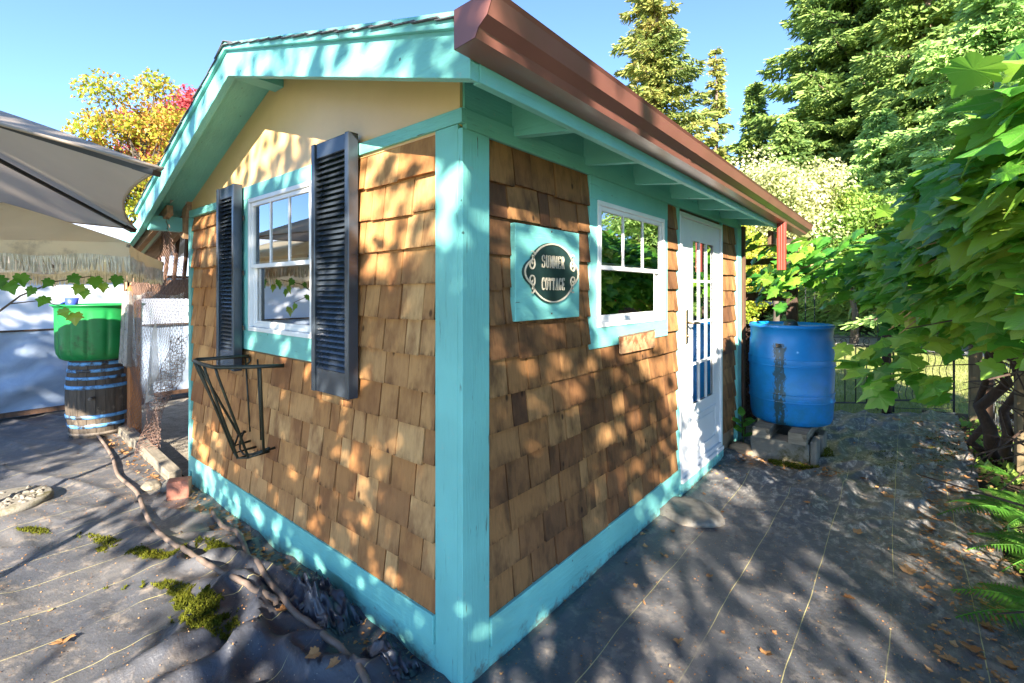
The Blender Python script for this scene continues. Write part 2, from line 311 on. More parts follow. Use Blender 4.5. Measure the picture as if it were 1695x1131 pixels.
def lobed():
    half = [(0, -.02), (.10, -.13), (.30, -.16), (.33, -.02), (.52, .10), (.42, .22), (.60, .42), (.40, .44), (.34, .52), (.22, .62), (.16, .76), (0, 1.0)]
    h2 = [half[0]]
    for (a, b), (c, d) in zip(half[:-1], half[1:]):
        L_ = math.hypot(c-a, d-b); nx_, ny_ = (d-b)/L_, -(c-a)/L_; h2 += [((a+c)/2-.012*nx_*0+nx_*.018, (b+d)/2+ny_*.018), (c-nx_*.004, d-ny_*.004)]
    half = h2; pts = half+[(-x, y) for x, y in half[-2:0:-1]]; out = [(x, y, -.10*abs(x)-.18*max(0, y-.3)**1.5-.05*math.sin(9*abs(x))*abs(x)) for x, y in pts]
    V = [(0, .3, .035)]+out; n = len(out); return np.array(V), [(0, 1+i, 1+(i+1) % n) for i in range(n)]
LOB, LOBF = lobed()
def G3(n): return rng.normal(size=(n, 3))

# ------------------------------------------------------------ ground
RIDGES = [(-1.02, -.86, -1.02, -.42, .050, .055), (-.86, -.80, -.80, -.42, .055, .05), (-.72, -.86, -.50, -.50, .04, .045), (-1.35, -.22, -.95, -.16, .035, .05), (-.95, -.30, -.62, -.12, .045, .035), (-.5, -.16, -.2, -.12, .022, .025), (-.55, -.30, -.25, -.22, .018, .02), (-1.7, -.30, -1.3, -.34, .02, .05)]
def fold(x, y):
    z = .010*noise.noise(Vector((x*1.3, y*1.3, 0)))+.006*noise.noise(Vector((x*4, y*4, 3)))
    w = 0
    if x < .2 and y < .2:   # bunched-up cloth near the gable wall
        k = math.exp(-((y+.32)/.32)**2)*max(0, min(1, (x+2.3)/.8))*max(0, min(1, (.15-x)/.4))
        n = 1-abs(noise.noise(Vector((x*2.2+y*2.6, y*5-x*1.5, 5.1))))*2
        w += k*(.095*max(0, n)**2+.02*noise.noise(Vector((x*9, y*9, 2))))
    if x < -1.0 and y < .1:
        n = 1-abs(noise.noise(Vector((x*.55+y*.5, y*3.2-x*1.1, 8.))))*2; w += .022*max(0, n)**3
    if y > 2.2 and x > .6:
        n = 1-abs(noise.noise(Vector((x*4-y*.8, y*2.2, 1.))))*2; w += (.045*max(0, n)**2+.018*noise.noise(Vector((x*11, y*5, 7))))*min(1, (y-2.2))
    dx, dy = x-.5, y-3.5
    w += .05*math.exp(-((math.hypot(dx, dy)-.55)/.16)**2)*(.5+.5*math.sin(6*math.atan2(dy, dx)))*(1 if dy < .4 else 0)
    for (ax, ay, bx_, by_, hh, ww) in RIDGES:
        ux, uy = bx_-ax, by_-ay; t = max(0, min(1, ((x-ax)*ux+(y-ay)*uy)/(ux*ux+uy*uy))); d2 = (x-ax-t*ux)**2+(y-ay-t*uy)**2
        if d2 < .04: w += hh*math.exp(-d2/(ww*ww))*(.35+.65*math.sin(PI*(.1+.8*t)))
    if -.03 < x < .16 and y > .1: w += .018*math.exp(-((x-.075)/.022)**2)*(.6+.8*noise.noise(Vector((1, y*6, 0))))
    return z+w
def gz(x, y): return fold(x, y)
nx, ny = 470, 430; xs = np.linspace(-7.6, 2.4, nx); ys = np.linspace(-2.6, 7.3, ny)
gv = [(x, y, fold(x, y)) for y in ys for x in xs]; gf = []
for j in range(ny-1):
    for i in range(nx-1):
        x, y = xs[i], ys[j]
        if x > 1.74+.07*noise.noise(Vector((0, y*1.7, 0))): continue
        if x < -2.98 and y > -.06: continue
        if -2.95 < x < -.06 and .1 < y < 3.8: continue
        if y > 5.72+(x-.6)*.83+.05*noise.noise(Vector((x*2, 0, 0))): continue
        if x < -.2 and y > 3.85: continue
        a = j*nx+i; gf.append((a, a+1, a+1+nx, a+nx))
def cloth_mat():
    m, nt, out = new('woven_ground_cloth'); v = coords(nt); sx = N(nt, 'SeparateXYZ'); nt.links.new(v, sx.inputs[0])
    wob = math_n(nt, 'MULTIPLY', math_n(nt, 'SUBTRACT', noi(nt, v, .9, 3), .5), .06)
    xx = math_n(nt, 'ADD', sx.outputs[0], wob)
    fr = math_n(nt, 'ABSOLUTE', math_n(nt, 'SUBTRACT', math_n(nt, 'FRACT', math_n(nt, 'ADD', math_n(nt, 'DIVIDE', xx, .305), .45)), .5))
    line = math_n(nt, 'LESS_THAN', fr, .0058)
    line = math_n(nt, 'MULTIPLY', line, ramp(nt, noi(nt, v, 2.1, 4), [(.38, (.1,)*3), (.5, (1,)*3)]))
    big = noi(nt, v, 1.1, 6, .65, .4); fine = noi(nt, v, 9, 6, .7)
    col = ramp(nt, big, [(.3, (.050, .053, .062)), (.55, (.095, .094, .098)), (.75, (.20, .18, .155))])
    col = mixc(nt, ramp(nt, fine, [(.52, (0,)*3), (.72, (.75,)*3)]), col, (.30, .25, .20))
    col = mixc(nt, ramp(nt, noi(nt, v, 3.3, 8, .75), [(.60, (0,)*3), (.68, (.8,)*3)]), col, (.035, .026, .02))
    far = ramp(nt, math_n(nt, 'ADD', math_n(nt, 'MULTIPLY', sx.outputs[1], .25), math_n(nt, 'MULTIPLY', sx.outputs[0], .18)), [(.55, (0,)*3), (.85, (1,)*3)])
    fl = ramp(nt, noi(nt, coords(nt, (1.6, .8, 1)), 13, 8, .75, .4), [(.50, (0,)*3), (.66, (1,)*3)])
    col = mixc(nt, math_n(nt, 'MULTIPLY', math_n(nt, 'MULTIPLY', far, fl), .95), col, (.50, .47, .42))
    gr = ramp(nt, noi(nt, v, 34, 6, .7), [(.60, (0,)*3), (.68, (.75,)*3)]); col = mixc(nt, gr, col, (.05, .038, .028))
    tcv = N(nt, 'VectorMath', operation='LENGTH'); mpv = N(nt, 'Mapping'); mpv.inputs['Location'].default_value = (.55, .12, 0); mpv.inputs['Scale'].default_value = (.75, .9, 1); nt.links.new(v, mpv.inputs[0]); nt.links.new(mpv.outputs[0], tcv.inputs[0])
    wall_shade = ramp(nt, math_n(nt, 'ADD', tcv.outputs['Value'], math_n(nt, 'MULTIPLY', noi(nt, v, 3, 5, .6), .7)), [(.75, (1,)*3), (1.0, (0,)*3)])
    col = mixc(nt, math_n(nt, 'MULTIPLY', wall_shade, .75), col, (.022, .026, .038))  # shade beside the cottage walls, put into the cloth colour as navy-black
    sp_ = N(nt, 'TexVoronoi'); sp_.inputs['Scale'].default_value = 38; nt.links.new(v, sp_.inputs[0])
    col = mixc(nt, ramp(nt, math_n(nt, 'ADD', sp_.outputs['Distance'], math_n(nt, 'MULTIPLY', noi(nt, v, 60, 2), .12)), [(.11, (.7,)*3), (.15, (0,)*3)]), col, (.36, .30, .22))
    col = mixc(nt, line, col, (.42, .37, .17))
    # weave ribs: fine across both directions
    def rib(axis, period):
        return math_n(nt, 'SINE', math_n(nt, 'MULTIPLY', sx.outputs[axis], 2*PI/period))
    wv = math_n(nt, 'ADD', math_n(nt, 'MULTIPLY', rib(0, .006), .35), math_n(nt, 'MULTIPLY', rib(1, .014), .0))
    h = math_n(nt, 'ADD', math_n(nt, 'MULTIPLY', wv, .035), fine)
    rg = ramp(nt, big, [(.35, (.36,)*3), (.7, (.62,)*3)])
    bsdf(nt, out, col, rg, .6, 0, h, .8, .012); return m
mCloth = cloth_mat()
def dirt_mat(name, a, b, c, s=3):
    m, nt, out = new(name); v = coords(nt); n = noi(nt, v, s, 8, .7); f = noi(nt, v, s*9, 6, .7)
    col = ramp(nt, n, [(.3, a), (.5, b), (.7, c)]); col = mixc(nt, ramp(nt, f, [(.4, (.5,)*3), (.6, (0,)*3)]), col, tuple(q*.5 for q in a))
    bsdf(nt, out, col, .95, .2, 0, f, .8, .03); return m
mSoil = dirt_mat('soil', (.035, .024, .016), (.06, .04, .025), (.10, .065, .04))
mGravel = dirt_mat('gravel', (.20, .17, .13), (.34, .30, .24), (.45, .40, .33), 9)
mLawn = dirt_mat('lawn', (.14, .18, .05), (.24, .25, .09), (.42, .37, .20), .5)
mDrive = dirt_mat('driveway', (.38, .35, .31), (.46, .43, .39), (.55, .52, .47), 1)
used = sorted({i for f in gf for i in f}); rm = {a: b for b, a in enumerate(used)}
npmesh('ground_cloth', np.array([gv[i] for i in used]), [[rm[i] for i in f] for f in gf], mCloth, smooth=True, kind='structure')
def sheet(name, pts, z, mat, kind='structure'):
    return MB().add([(x, y, z) for x, y in pts], [tuple(range(len(pts)))]).build(name, mat, kind=kind)
sheet('ground', [(-400, -400), (400, -400), (400, 400), (-400, 400)], -.075, mLawn)
sheet('soil_bed', [(1.45, -3), (6, -3), (6, 7.6), (1.45, 6.9)], -.045, mSoil)
sheet('soil_strip', [(-7.7, -3.6), (1.7, -3.6), (1.7, 5.8), (-7.7, 5.8)], -.06, mSoil)
sheet('gravel_bed', [(-6.6, .02), (-3.02, .02), (-3.02, 4.4), (-6.6, 4.4)], -.03, mGravel)
sheet('driveway', [(-14, 20), (9, 12.5), (12, 16.5), (-14, 29)], -.055, mDrive)
# lawn blades near the fence
n = 60000; P = np.stack([rng.uniform(-2, 6, n), rng.uniform(5.6, 14, n), np.full(n, -.07)], 1)
P = P[P[:, 1] > 6.05+(P[:, 0]-.6)*.83]; m_ = len(P)
BL = np.array([(-.07, 0, 0), (.07, 0, 0), (0, 1, .15)]); BLF = [(0, 1, 2)]
leaves('grass', BL, BLF, P, G3(m_)*.35+(0, 0, 1), G3(m_)+(0, -1, 0), rng.uniform(.03, .075, m_), lGrass, kind='stuff')

# ------------------------------------------------------------ cottage
cot = thing('cottage', (-1.5, 1.9, 0), 'small cedar shingled garden cottage with turquoise trim and brown gutter', 'cottage')
# sheathing with openings, roof, inner surfaces
def wallpart(bs, name='wall_sheathing', mat=mInt): 
    m = MB()
    for b in bs: m.box(*b)
    return m.build(name, mat, cot)
wallpart([(-3, -.0, .0, .07, 0, 1.24), (-3, -1.90, .0, .07, 1.24, 2.09), (-1.09, 0, .0, .07, 1.24, 2.09), (-3, 0, .0, .07, 2.09, 2.17)])
wallpart([(-.07, 0, .07, 2.18, 0, 1.297), (-.07, 0, .07, .99, 1.297, 2.0), (-.07, 0, 1.90, 2.18, 1.297, 2.0), (-.07, 0, 3.20, 3.80, 0, 2.11), (-.07, 0, .07, 2.18, 2.0, 2.25), (-.07, 0, 2.18, 3.80, 2.11, 2.25)])
wallpart([(-3, -2.93, .07, 3.85, 0, 1.1), (-3, -2.93, .07, 1.2, 1.1, 2.0), (-3, -2.93, 2.9, 3.85, 1.1, 2.0), (-3, -2.93, .07, 3.85, 2.0, 2.14), (-2.93, -.07, 3.78, 3.85, 0, 2.2)], 'rear_wall')
BX('floor_board', mInt, cot, -2.93, -.07, .07, 3.78, .02, .1)
# yellow gable panel (plywood, follows the roof line)
gp = MB(); gp.prism([(-3.0, 2.12), (-3.0, 2.21), (-1.5, 2.745), (0, 2.30), (0, 2.12)], lambda u, v, w: (u, -.012+w, v), .03); gp.build('gable_panel', mYel, cot)
# roof planes
apx = -1.48
def roofz(x): return 2.795-(x-apx)*.287 if x > apx else 2.795+(x-apx)*.372
YE = 4.95
for nm, x0, x1 in (('right', apx, .335), ('left', -3.30, apx)):
    z0, z1 = roofz(x0), roofz(x1)
    MB().hexa([(x0, -.285, z0-.035), (x1, -.285, z1-.035), (x1, YE, z1-.035), (x0, YE, z0-.035), (x0, -.285, z0), (x1, -.285, z1), (x1, YE, z1), (x0, YE, z0)]).build('roof_deck', mTX, cot)
    # roofing courses, each lapping the one below
    k = 16; lo, hi = (x1, x0) if nm == 'right' else (x0, x1)
    for i in range(k):
        a = lo+(hi-lo)*i/k; b = lo+(hi-lo)*(i+1.12)/k
        if i == k-1: b = hi
        if i == 0: a += .02 if nm == 'right' else -.02
        za, zb = roofz(a), roofz(b); j = random.uniform(-.006, .004)
        MB().hexa([(a, -.316+j, za+.008), (b, -.316+j, zb+.001), (b, YE+.02, zb+.001), (a, YE+.02, za+.010), (a, -.316+j, za+.013), (b, -.316+j, zb+.004), (b, YE+.02, zb+.005), (a, YE+.02, za+.017)]).build('roof_shingle_course', mRoof, cot)
mcap = MB()
for i in range(18):
    y = -.315+i*.29; mcap.hexa([(apx-.12, y, roofz(apx-.12)+.012), (apx, y, 2.822), (apx, y+.31, 2.812), (apx-.12, y+.31, roofz(apx-.12)+.004), (apx-.12, y, roofz(apx-.12)+.018), (apx, y, 2.826), (apx, y+.31, 2.824), (apx-.12, y+.31, roofz(apx-.12)+.016)])
    mcap.hexa([(apx, y, 2.822), (apx+.12, y, roofz(apx+.12)+.012), (apx+.12, y+.31, roofz(apx+.12)+.004), (apx, y+.31, 2.812), (apx, y, 2.826), (apx+.12, y, roofz(apx+.12)+.018), (apx+.12, y+.31, roofz(apx+.12)+.016), (apx, y+.31, 2.824)])
mcap.build('ridge_cap', mRoof, cot)
# rake fascias + thin drip boards
def rake(x0, z0t, z0b, x1, z1t, z1b, y0, y1, name, mat=mTX):
    return MB().hexa([(x0, y0, z0b), (x1, y0, z1b), (x1, y1, z1b), (x0, y1, z0b), (x0, y0, z0t), (x1, y0, z1t), (x1, y1, z1t), (x0, y1, z0t)]).build(name, mat, cot, .003)
rake(apx, 2.785, 2.645, .33, 2.272, 2.112, -.29, -.252, 'rake_fascia')
rake(-3.28, 2.10, 1.965, apx, 2.785, 2.645, -.29, -.252, 'rake_fascia')
rake(apx, 2.815, 2.778, .28, 2.318, 2.268, -.308, -.288, 'drip_board')
rake(-3.29, 2.142, 2.095, apx, 2.815, 2.778, -.308, -.288, 'drip_board')
BX('ridge_beam', mTY, cot, -1.55, -1.44, -.25, -.012, 2.665, 2.75)
BX('eave_fascia', mTY, cot, .305, .335, -.252, 3.95, 2.112, 2.272)
BX('lookout_beam', mTY, cot, -3.2, -3.12, -.25, .0, 1.97, 2.08)
for y in (.30, .88, 1.46, 2.04, 2.62, 3.2, 3.78):
    MB().hexa([(.0, y-.02, 2.155), (.304, y-.02, 2.118), (.304, y+.02, 2.118), (.0, y+.02, 2.155), (.0, y-.02, 2.335), (.304, y-.02, 2.245), (.304, y+.02, 2.245), (.0, y+.02, 2.335)]).build('rafter', mTX, cot)
BX('frieze_board', mTY, cot, .0, .022, .0, 3.87, 2.112, 2.19)
BX('blocking_board', mTY, cot, .0, .012, .0, 3.87, 2.19, 2.30)
# lean-to roof at left, lower
MB().hexa([(-4.2, -.24, 1.79), (-3.28, -.24, 2.05), (-3.28, -.20, 2.05), (-4.2, -.20, 1.79), (-4.2, -.24, 1.92), (-3.28, -.24, 2.16), (-3.28, -.20, 2.16), (-4.2, -.20, 1.92)]).build('lower_fascia', mTX, cot, .003)
cr = MB(); vs = []; 
for i in range(61):
    y = -.19+i*.05; dz = .012*math.cos(i*PI)
    vs += [(-4.35, y, 1.845+dz), (-3.0, y, 2.20+dz)]
cr.add(vs, [(2*i, 2*i+1, 2*i+3, 2*i+2) for i in range(60)]); cr.build('corrugated_panel', mSteel, cot)
for y in (-.15, .5, 1.2, 2.0):
    MB().bar((-4.3, y, 1.79), (-3.02, y, 2.12), .04, .07).build('lean_to_rafter', mRawWood, cot)
# gable wall trim (proud of the sheathing)
BX('corner_board', mTZ, cot, -.127, .0, -.024, .0, -.03, 2.128); BX('corner_board', mTZ, cot, .0, .026, -.024, .125, -.03, 2.110)
BX('band_board', mTX, cot, -.69, .024, -.026, .0, 2.130, 2.185, bevel=.002); BX('band_board', mTX, cot, -3.0, -2.40, -.032, .0, 2.072, 2.125)
BX('edge_board', mTZ, cot, -3.02, -2.975, -.03, .02, -.02, 2.07)
BX('skirt_board', mTX, cot, -2.99, -.129, -.034, .0, .112, .226); BX('skirt_board', mTX, cot, -2.99, -.129, -.022, .0, -.06, .109)
BX('skirt_board', mTY, cot, .0, .036, .127, 2.175, .088, .203); BX('skirt_board', mTY, cot, .0, .024, .127, 2.175, -.06, .086)
BX('skirt_board', mTY, cot, .0, .034, 2.177, 3.23, -.05, .088)
BX('door_trim', mTZ, cot, .0, .024, 2.155, 2.185, .09, 2.11); BX('door_trim', mTZ, cot, .0, .024, 3.215, 3.241, .09, 2.11)
BX('end_trim', mTZ, cot, .0, .036, 3.68, 3.82, .0, 2.11)
# shingles
unit = MB(); unit.hexa([(-.5, -1, 0), (.5, -1, 0), (.5, 0, 0), (-.5, 0, 0), (-.5, -.25, 1), (.5, -.25, 1), (.5, 0, 1), (-.5, 0, 1)])
def unitmesh(mat):
    me = bpy.data.meshes.new('shingle'); me.from_pydata(unit.v, [], unit.f); me.materials.append(mat); return me
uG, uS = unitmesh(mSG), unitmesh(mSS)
CO = .1455; shl = []
def course(wall, a, b, zb, z_top):
    s = a
    while s < b-.01:
        w = random.choice([.09, .12, .14, .16, .17, .19, .21, .24])*random.uniform(.9, 1.1)
        if b-(s+w) < .06: w = b-s
        e = s+w; zt = min(z_top, zb+CO+.02)
        shl.append((wall, (s+e)/2, e-s-random.uniform(.004, .012), zb+random.uniform(-.007, .006), zt, random.uniform(.021, .032), random.uniform(-.004, .004))); s = e
for i in range(14):
    zb = .222+i*CO
    if zb < 2.10:
        top = 2.128
        if i < 13:
            for a, b in ([(-2.975, -.129)] if zb < 1.05 else [(-2.975, -2.06), (-1.09, -.129)]): course('g', a, b, zb, top if a > -2 else 2.07 if zb > 1.9 else top)
    zb = .20+i*CO
    if zb < 2.05:
        for a, b in ([(.127, 2.153)] if zb < 1.13 else [(.127, .910), (1.965, 2.153)]): course('s', a, b, zb, 2.11)
        course('s', 3.243, 3.678, zb, 2.11)
def near(q):
    x, y = (q[1], 0) if q[0] == 'g' else (0, q[1]); d = math.hypot(x-1.296, y+1.263); cosn = (1.263 if q[0] == 'g' else 1.296)/d; return -q[2]*cosn/d**2
shl.sort(key=near); rest = {'g': MB(), 's': MB()}
for i, (wl, c, w, zb, zt, th, tilt) in enumerate(shl):
    if wl == 'g': M4 = Matrix.Translation((c, 0, zb)) @ Matrix.Rotation(tilt, 4, 'Y') @ Matrix.Diagonal((w, th, zt-zb, 1))
    else: M4 = Matrix.Translation((0, c, zb)) @ Matrix.Rotation(tilt, 4, 'X') @ Matrix.Rotation(PI/2, 4, 'Z') @ Matrix.Diagonal((w, th, zt-zb, 1))
    if i < 296:
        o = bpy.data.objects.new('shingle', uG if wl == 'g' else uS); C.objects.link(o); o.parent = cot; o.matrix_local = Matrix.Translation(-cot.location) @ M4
    else: rest[wl].hexa([M4 @ Vector(v) for v in unit.v])
for wl, m in rest.items():
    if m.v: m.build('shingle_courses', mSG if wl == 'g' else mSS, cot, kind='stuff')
# windows
def frame4(mb, ax, c, a0, a1, z0, z1, w, d0, d1):
    for (p, q, r, s) in ((a0, a1, z0, z0+w), (a0, a1, z1-w, z1), (a0, a0+w, z0+w, z1-w), (a1-w, a1, z0+w, z1-w)):
        if ax == 'g': mb.box(p, q, -d1, -d0, r, s)
        else: mb.box(d0, d1, p, q, r, s)
    return mb
def B2(mb, ax, a0, a1, z0, z1, d0, d1):
    return mb.box(a0, a1, -d1, -d0, z0, z1) if ax == 'g' else mb.box(d0, d1, a0, a1, z0, z1)
def window(ax, a0, a1, z0, z1, zm):
    wdw = frame4(MB(), ax, 0, a0, a1, z0, z1, .026, -.05, .028).build('window', mWhite, cot, .003)
    s1 = frame4(MB(), ax, 0, a0+.027, a1-.027, zm-.022, z1-.027, .024, -.008, .018).build('upper_sash', mWhite, wdw, .002)
    s2 = frame4(MB(), ax, 0, a0+.027, a1-.027, z0+.027, zm+.018, .026, -.030, .006).build('lower_sash', mWhite, wdw, .002)
    L = a1-a0-.102
    for k in (1, 2):
        p = a0+.051+L*k/3; B2(MB(), ax, p-.007, p+.007, zm+.002, z1-.05, .009, .014).build('muntin', mWhite, wdw)
    B2(MB(), ax, a0+.05, a1-.05, zm+.002, z1-.05, .004, .008).build('pane', mGlass, wdw)
    B2(MB(), ax, a0+.052, a1-.052, z0+.052, zm-.010, -.012, -.008).build('pane', mGlass, wdw)
    inn = frame4(MB(), ax, 0, a0+.052, a1-.052, z0+.052, zm-.01, .012, -.006, .0).build('screen_frame', mWhite, wdw)
def trim(ax, a0, a1, z0, z1, b0, b1, y0, y1, d, mh, mv=mTZ):
    B2(MB(), ax, a0, a1, y1, z1, .0, d).build('window_trim', mh, cot, .002); B2(MB(), ax, a0, a1, z0, y0, .0, d).build('window_trim', mh, cot, .002)
    B2(MB(), ax, a0, b0, y0, y1, .0, d-.002).build('window_trim', mv, cot, .002); B2(MB(), ax, b1, a1, y0, y1, .0, d-.002).build('window_trim', mv, cot, .002)
trim('g', -2.03, -1.0, 1.128, 2.165, -1.90, -1.09, 1.25, 2.08, .022, mTX); window('g', -1.90, -1.09, 1.25, 2.08, 1.665)
trim('s', .912, 1.963, 1.192, 2.110, .99, 1.90, 1.302, 1.99, .022, mTY); window('s', .99, 1.90, 1.302, 1.99, 1.640)
# shutters
lv = MB(); lv.hexa([(-.5, -.006, -.012), (.5, -.006, -.012), (.5, .0, -.008), (-.5, .0, -.008), (-.5, .016, .014), (.5, .016, .014), (.5, .020, .018), (-.5, .020, .018)])
lvm = bpy.data.meshes.new('louver'); lvm.from_pydata([(x, y-.012, z) for x, y, z in lv.v], [], lv.f); lvm.materials.append(mShut)
def shutter(x0, x1, z0, z1, y):
    sh = MB().box(x0+.03, x1-.03, y+.030, y+.036, z0+.1, z1-.06).build('shutter', mShutTrim, cot)
    for a, b in ((x0, x0+.034), (x1-.034, x1)): BX('stile', mShut, sh, a, b, y-.012, y+.04, z0, z1, bevel=.004)
    for a, b in ((z0, z0+.115), (z1-.075, z1)): BX('rail', mShut, sh, x0+.035, x1-.035, y-.004, y+.034, a, b, bevel=.004)
    n = 38; H = (z1-.075)-(z0+.115)
    for i in range(n):
        o = bpy.data.objects.new('louver', lvm); C.objects.link(o); o.parent = sh
        o.location = Vector(((x0+x1)/2, y+.012, z0+.115+H*(i+.5)/n))-cot.location; o.scale = (x1-x0-.07, 1, 1)
shutter(-.985, -.645, 1.006, 2.226, -.075); shutter(-2.262, -1.965, .991, 2.180, -.075)
for x in (-1.96, -1.0):
    for z in (1.25, 1.6, 1.95): BX('bracket', mRustHoop, cot, x-.008, x+.012, -.034, -.031, z, z+.03, bevel=0)
# door
dr = frame4(MB(), 's', 0, 2.186, 3.212, .12, 2.085, .034, -.06, .030).build('door', mDoor, cot, .003)
dl = MB(); y0, y1, z0, z1 = 2.222, 3.176, .156, 2.050; g0, g1, h0, h1 = 2.47, 3.01, .60, 1.905
for b in ((y0, g0, z0, z1), (g1, y1, z0, z1), (g0, g1, z0, h0), (g0, g1, h1, z1)): dl.box(-.03, .012, *b[:2], *b[2:])
dl.build('door_leaf', mDoor, dr, .003)
gf_ = frame4(MB(), 's', 0, g0-.012, g1+.012, h0-.012, h1+.012, .026, .012, .017).build('glazing_bead', mDoor, dr, .004)
for k in (1, 2): p = g0+(g1-g0)*k/3; MB().box(-.004, .013, p-.009, p+.009, h0, h1).build('muntin', mDoor, dr)
for k in (1, 2, 3): z = h0+(h1-h0)*k/4; MB().box(-.003, .0125, g0, g1, z-.010, z+.010).build('muntin', mDoor, dr)
for i in range(3):
    for j in range(4):
        a = g0+(g1-g0)*i/3+.01; z = h0+(h1-h0)*j/4+.01; MB().box(.001, .004, a, a+(g1-g0)/3-.02, z, z+(h1-h0)/4-.02).build('pane', mGlass, dr)
frame4(MB(), 's', 0, 2.40, 3.06, .23, .52, .022, .012, .022).build('raised_moulding', mDoor, dr, .006)
BX('raised_panel', mDoor, dr, .012, .020, 2.45, 3.01, .28, .47, bevel=.006)
hd = MB().box(.012, .024, 2.325, 2.365, 1.10, 1.36).build('handle', mBrass, dr, .006)
MB().tube([(.024, 2.345, 1.26), (.065, 2.345, 1.26), (.075, 2.36, 1.26), (.075, 2.44, 1.255), (.072, 2.47, 1.25)], .010).build('lever', mBrass, hd)
MB().tube([(.02, 2.345, 1.16), (.035, 2.345, 1.16)], .013).build('key_cylinder', mBrass, hd)
BX('threshold', mDoor, cot, .0, .045, 2.19, 3.21, .089, .118, bevel=.002)
# gutter
prof = [(.337, 2.275), (.337, 2.165), (.418, 2.172), (.430, 2.195), (.462, 2.218), (.482, 2.262), (.490, 2.272), (.480, 2.279), (.472, 2.268), (.452, 2.226), (.418, 2.202), (.408, 2.180), (.345, 2.174), (.345, 2.275)]
gm = MB(); n = len(prof); ya, yb = -.358, 5.05; sl_ = -.030
gm.add([(x, ya, z) for x, z in prof]+[(x, yb, z+sl_) for x, z in prof], [(i, (i+1) % n, n+(i+1) % n, n+i) for i in range(n)]); gut = gm.build('gutter', mGut, cot)
MB().add([(x, ya-.002, z) for x, z in prof[:8]], [tuple(range(8))]).build('end_cap', mGut, gut); MB().add([(x, yb, z+sl_) for x, z in prof[:8]], [tuple(range(8))]).build('end_cap', mGut, gut)
dsn = MB()
pp = []
for k in range(48):
    a = 2*PI*k/48; r = 1+.05*math.cos(12*a); cx_, cy_ = math.cos(a), math.sin(a); q = max(abs(cx_), abs(cy_)); pp.append((.385+.036*cx_/q*r, 3.84+.028*cy_/q*r))
dsn.add([(x, y, 1.70) for x, y in pp]+[(x, y, 2.15) for x, y in pp], [(i, (i+1) % 48, 48+(i+1) % 48, 48+i) for i in range(48)]); dsn.build('downspout', mDown, cot)

for y in (1.2, 2.9): MB().add([(x+(.002 if x > .36 else 0), yy, z-.002+sl_*(y/5)) for yy in (y, y+.05) for x, z in prof[:8]], [(i, i+1, 9+i, 8+i) for i in range(7)]).build('gutter_joint', mGut, gut)
for y in (.5, 1.3, 2.1, 2.9, 3.7, 4.5): MB().box(.34, .478, y, y+.02, 2.262+sl_*y/5, 2.266+sl_*y/5).build('gutter_hanger', mGut, gut)
# interior things
def cloth_panel(name, ax, a0, a1, z0, z1, d, amp, mat, label, cat):
    m = MB(); k = 60; vs = []
    for i in range(k+1):
        a = a0+(a1-a0)*i/k; q = d+amp*math.sin(i*.9)+amp*.5*math.sin(i*.37)
        for z in (z0, z1): vs.append((a, q, z) if ax == 'g' else (q, a, z))
    m.add(vs, [(2*i, 2*i+2, 2*i+3, 2*i+1) for i in range(k)], True); return tagp(m.build(name, mat), label, cat)
cloth_panel('window_curtain', 'g', -2.0, -1.45, 1.0, 1.72, .16, .018, mCurt, 'pale curtain hanging inside the lower sash of the window between the black shutters', 'curtain')
cloth_panel('door_curtain', 's', 2.62, 2.95, .35, 1.95, -.45, .02, mOrange, 'tan cloth hanging inside behind the glazed white door', 'curtain')
tagp(BX('leaning_board', mOrange, None, -.105, -.09, 1.50, 1.80, 1.28, 1.60), 'brown wooden panel leaning inside the window beside the door', 'panel')
tagp(MB().add([(-.088, 1.28, 1.29), (-.084, 1.52, 1.29), (-.086, 1.56, 1.45), (-.088, 1.50, 1.60), (-.088, 1.34, 1.60), (-.085, 1.25, 1.42)], [(0, 1, 2, 3, 4, 5)]).build('cloth', mCurt), 'beige cloth draped inside the window beside the door', 'cloth')
tagp(MB().box(-2.5, -1.1, 1.4, 2.0, .72, .76).box(-2.45, -2.40, 1.45, 1.5, .1, .72).box(-1.2, -1.15, 1.45, 1.5, .1, .72).box(-2.45, -2.40, 1.9, 1.95, .1, .72).box(-1.2, -1.15, 1.9, 1.95, .1, .72).build('table', mInt), 'plain wooden table standing inside the cottage', 'table')

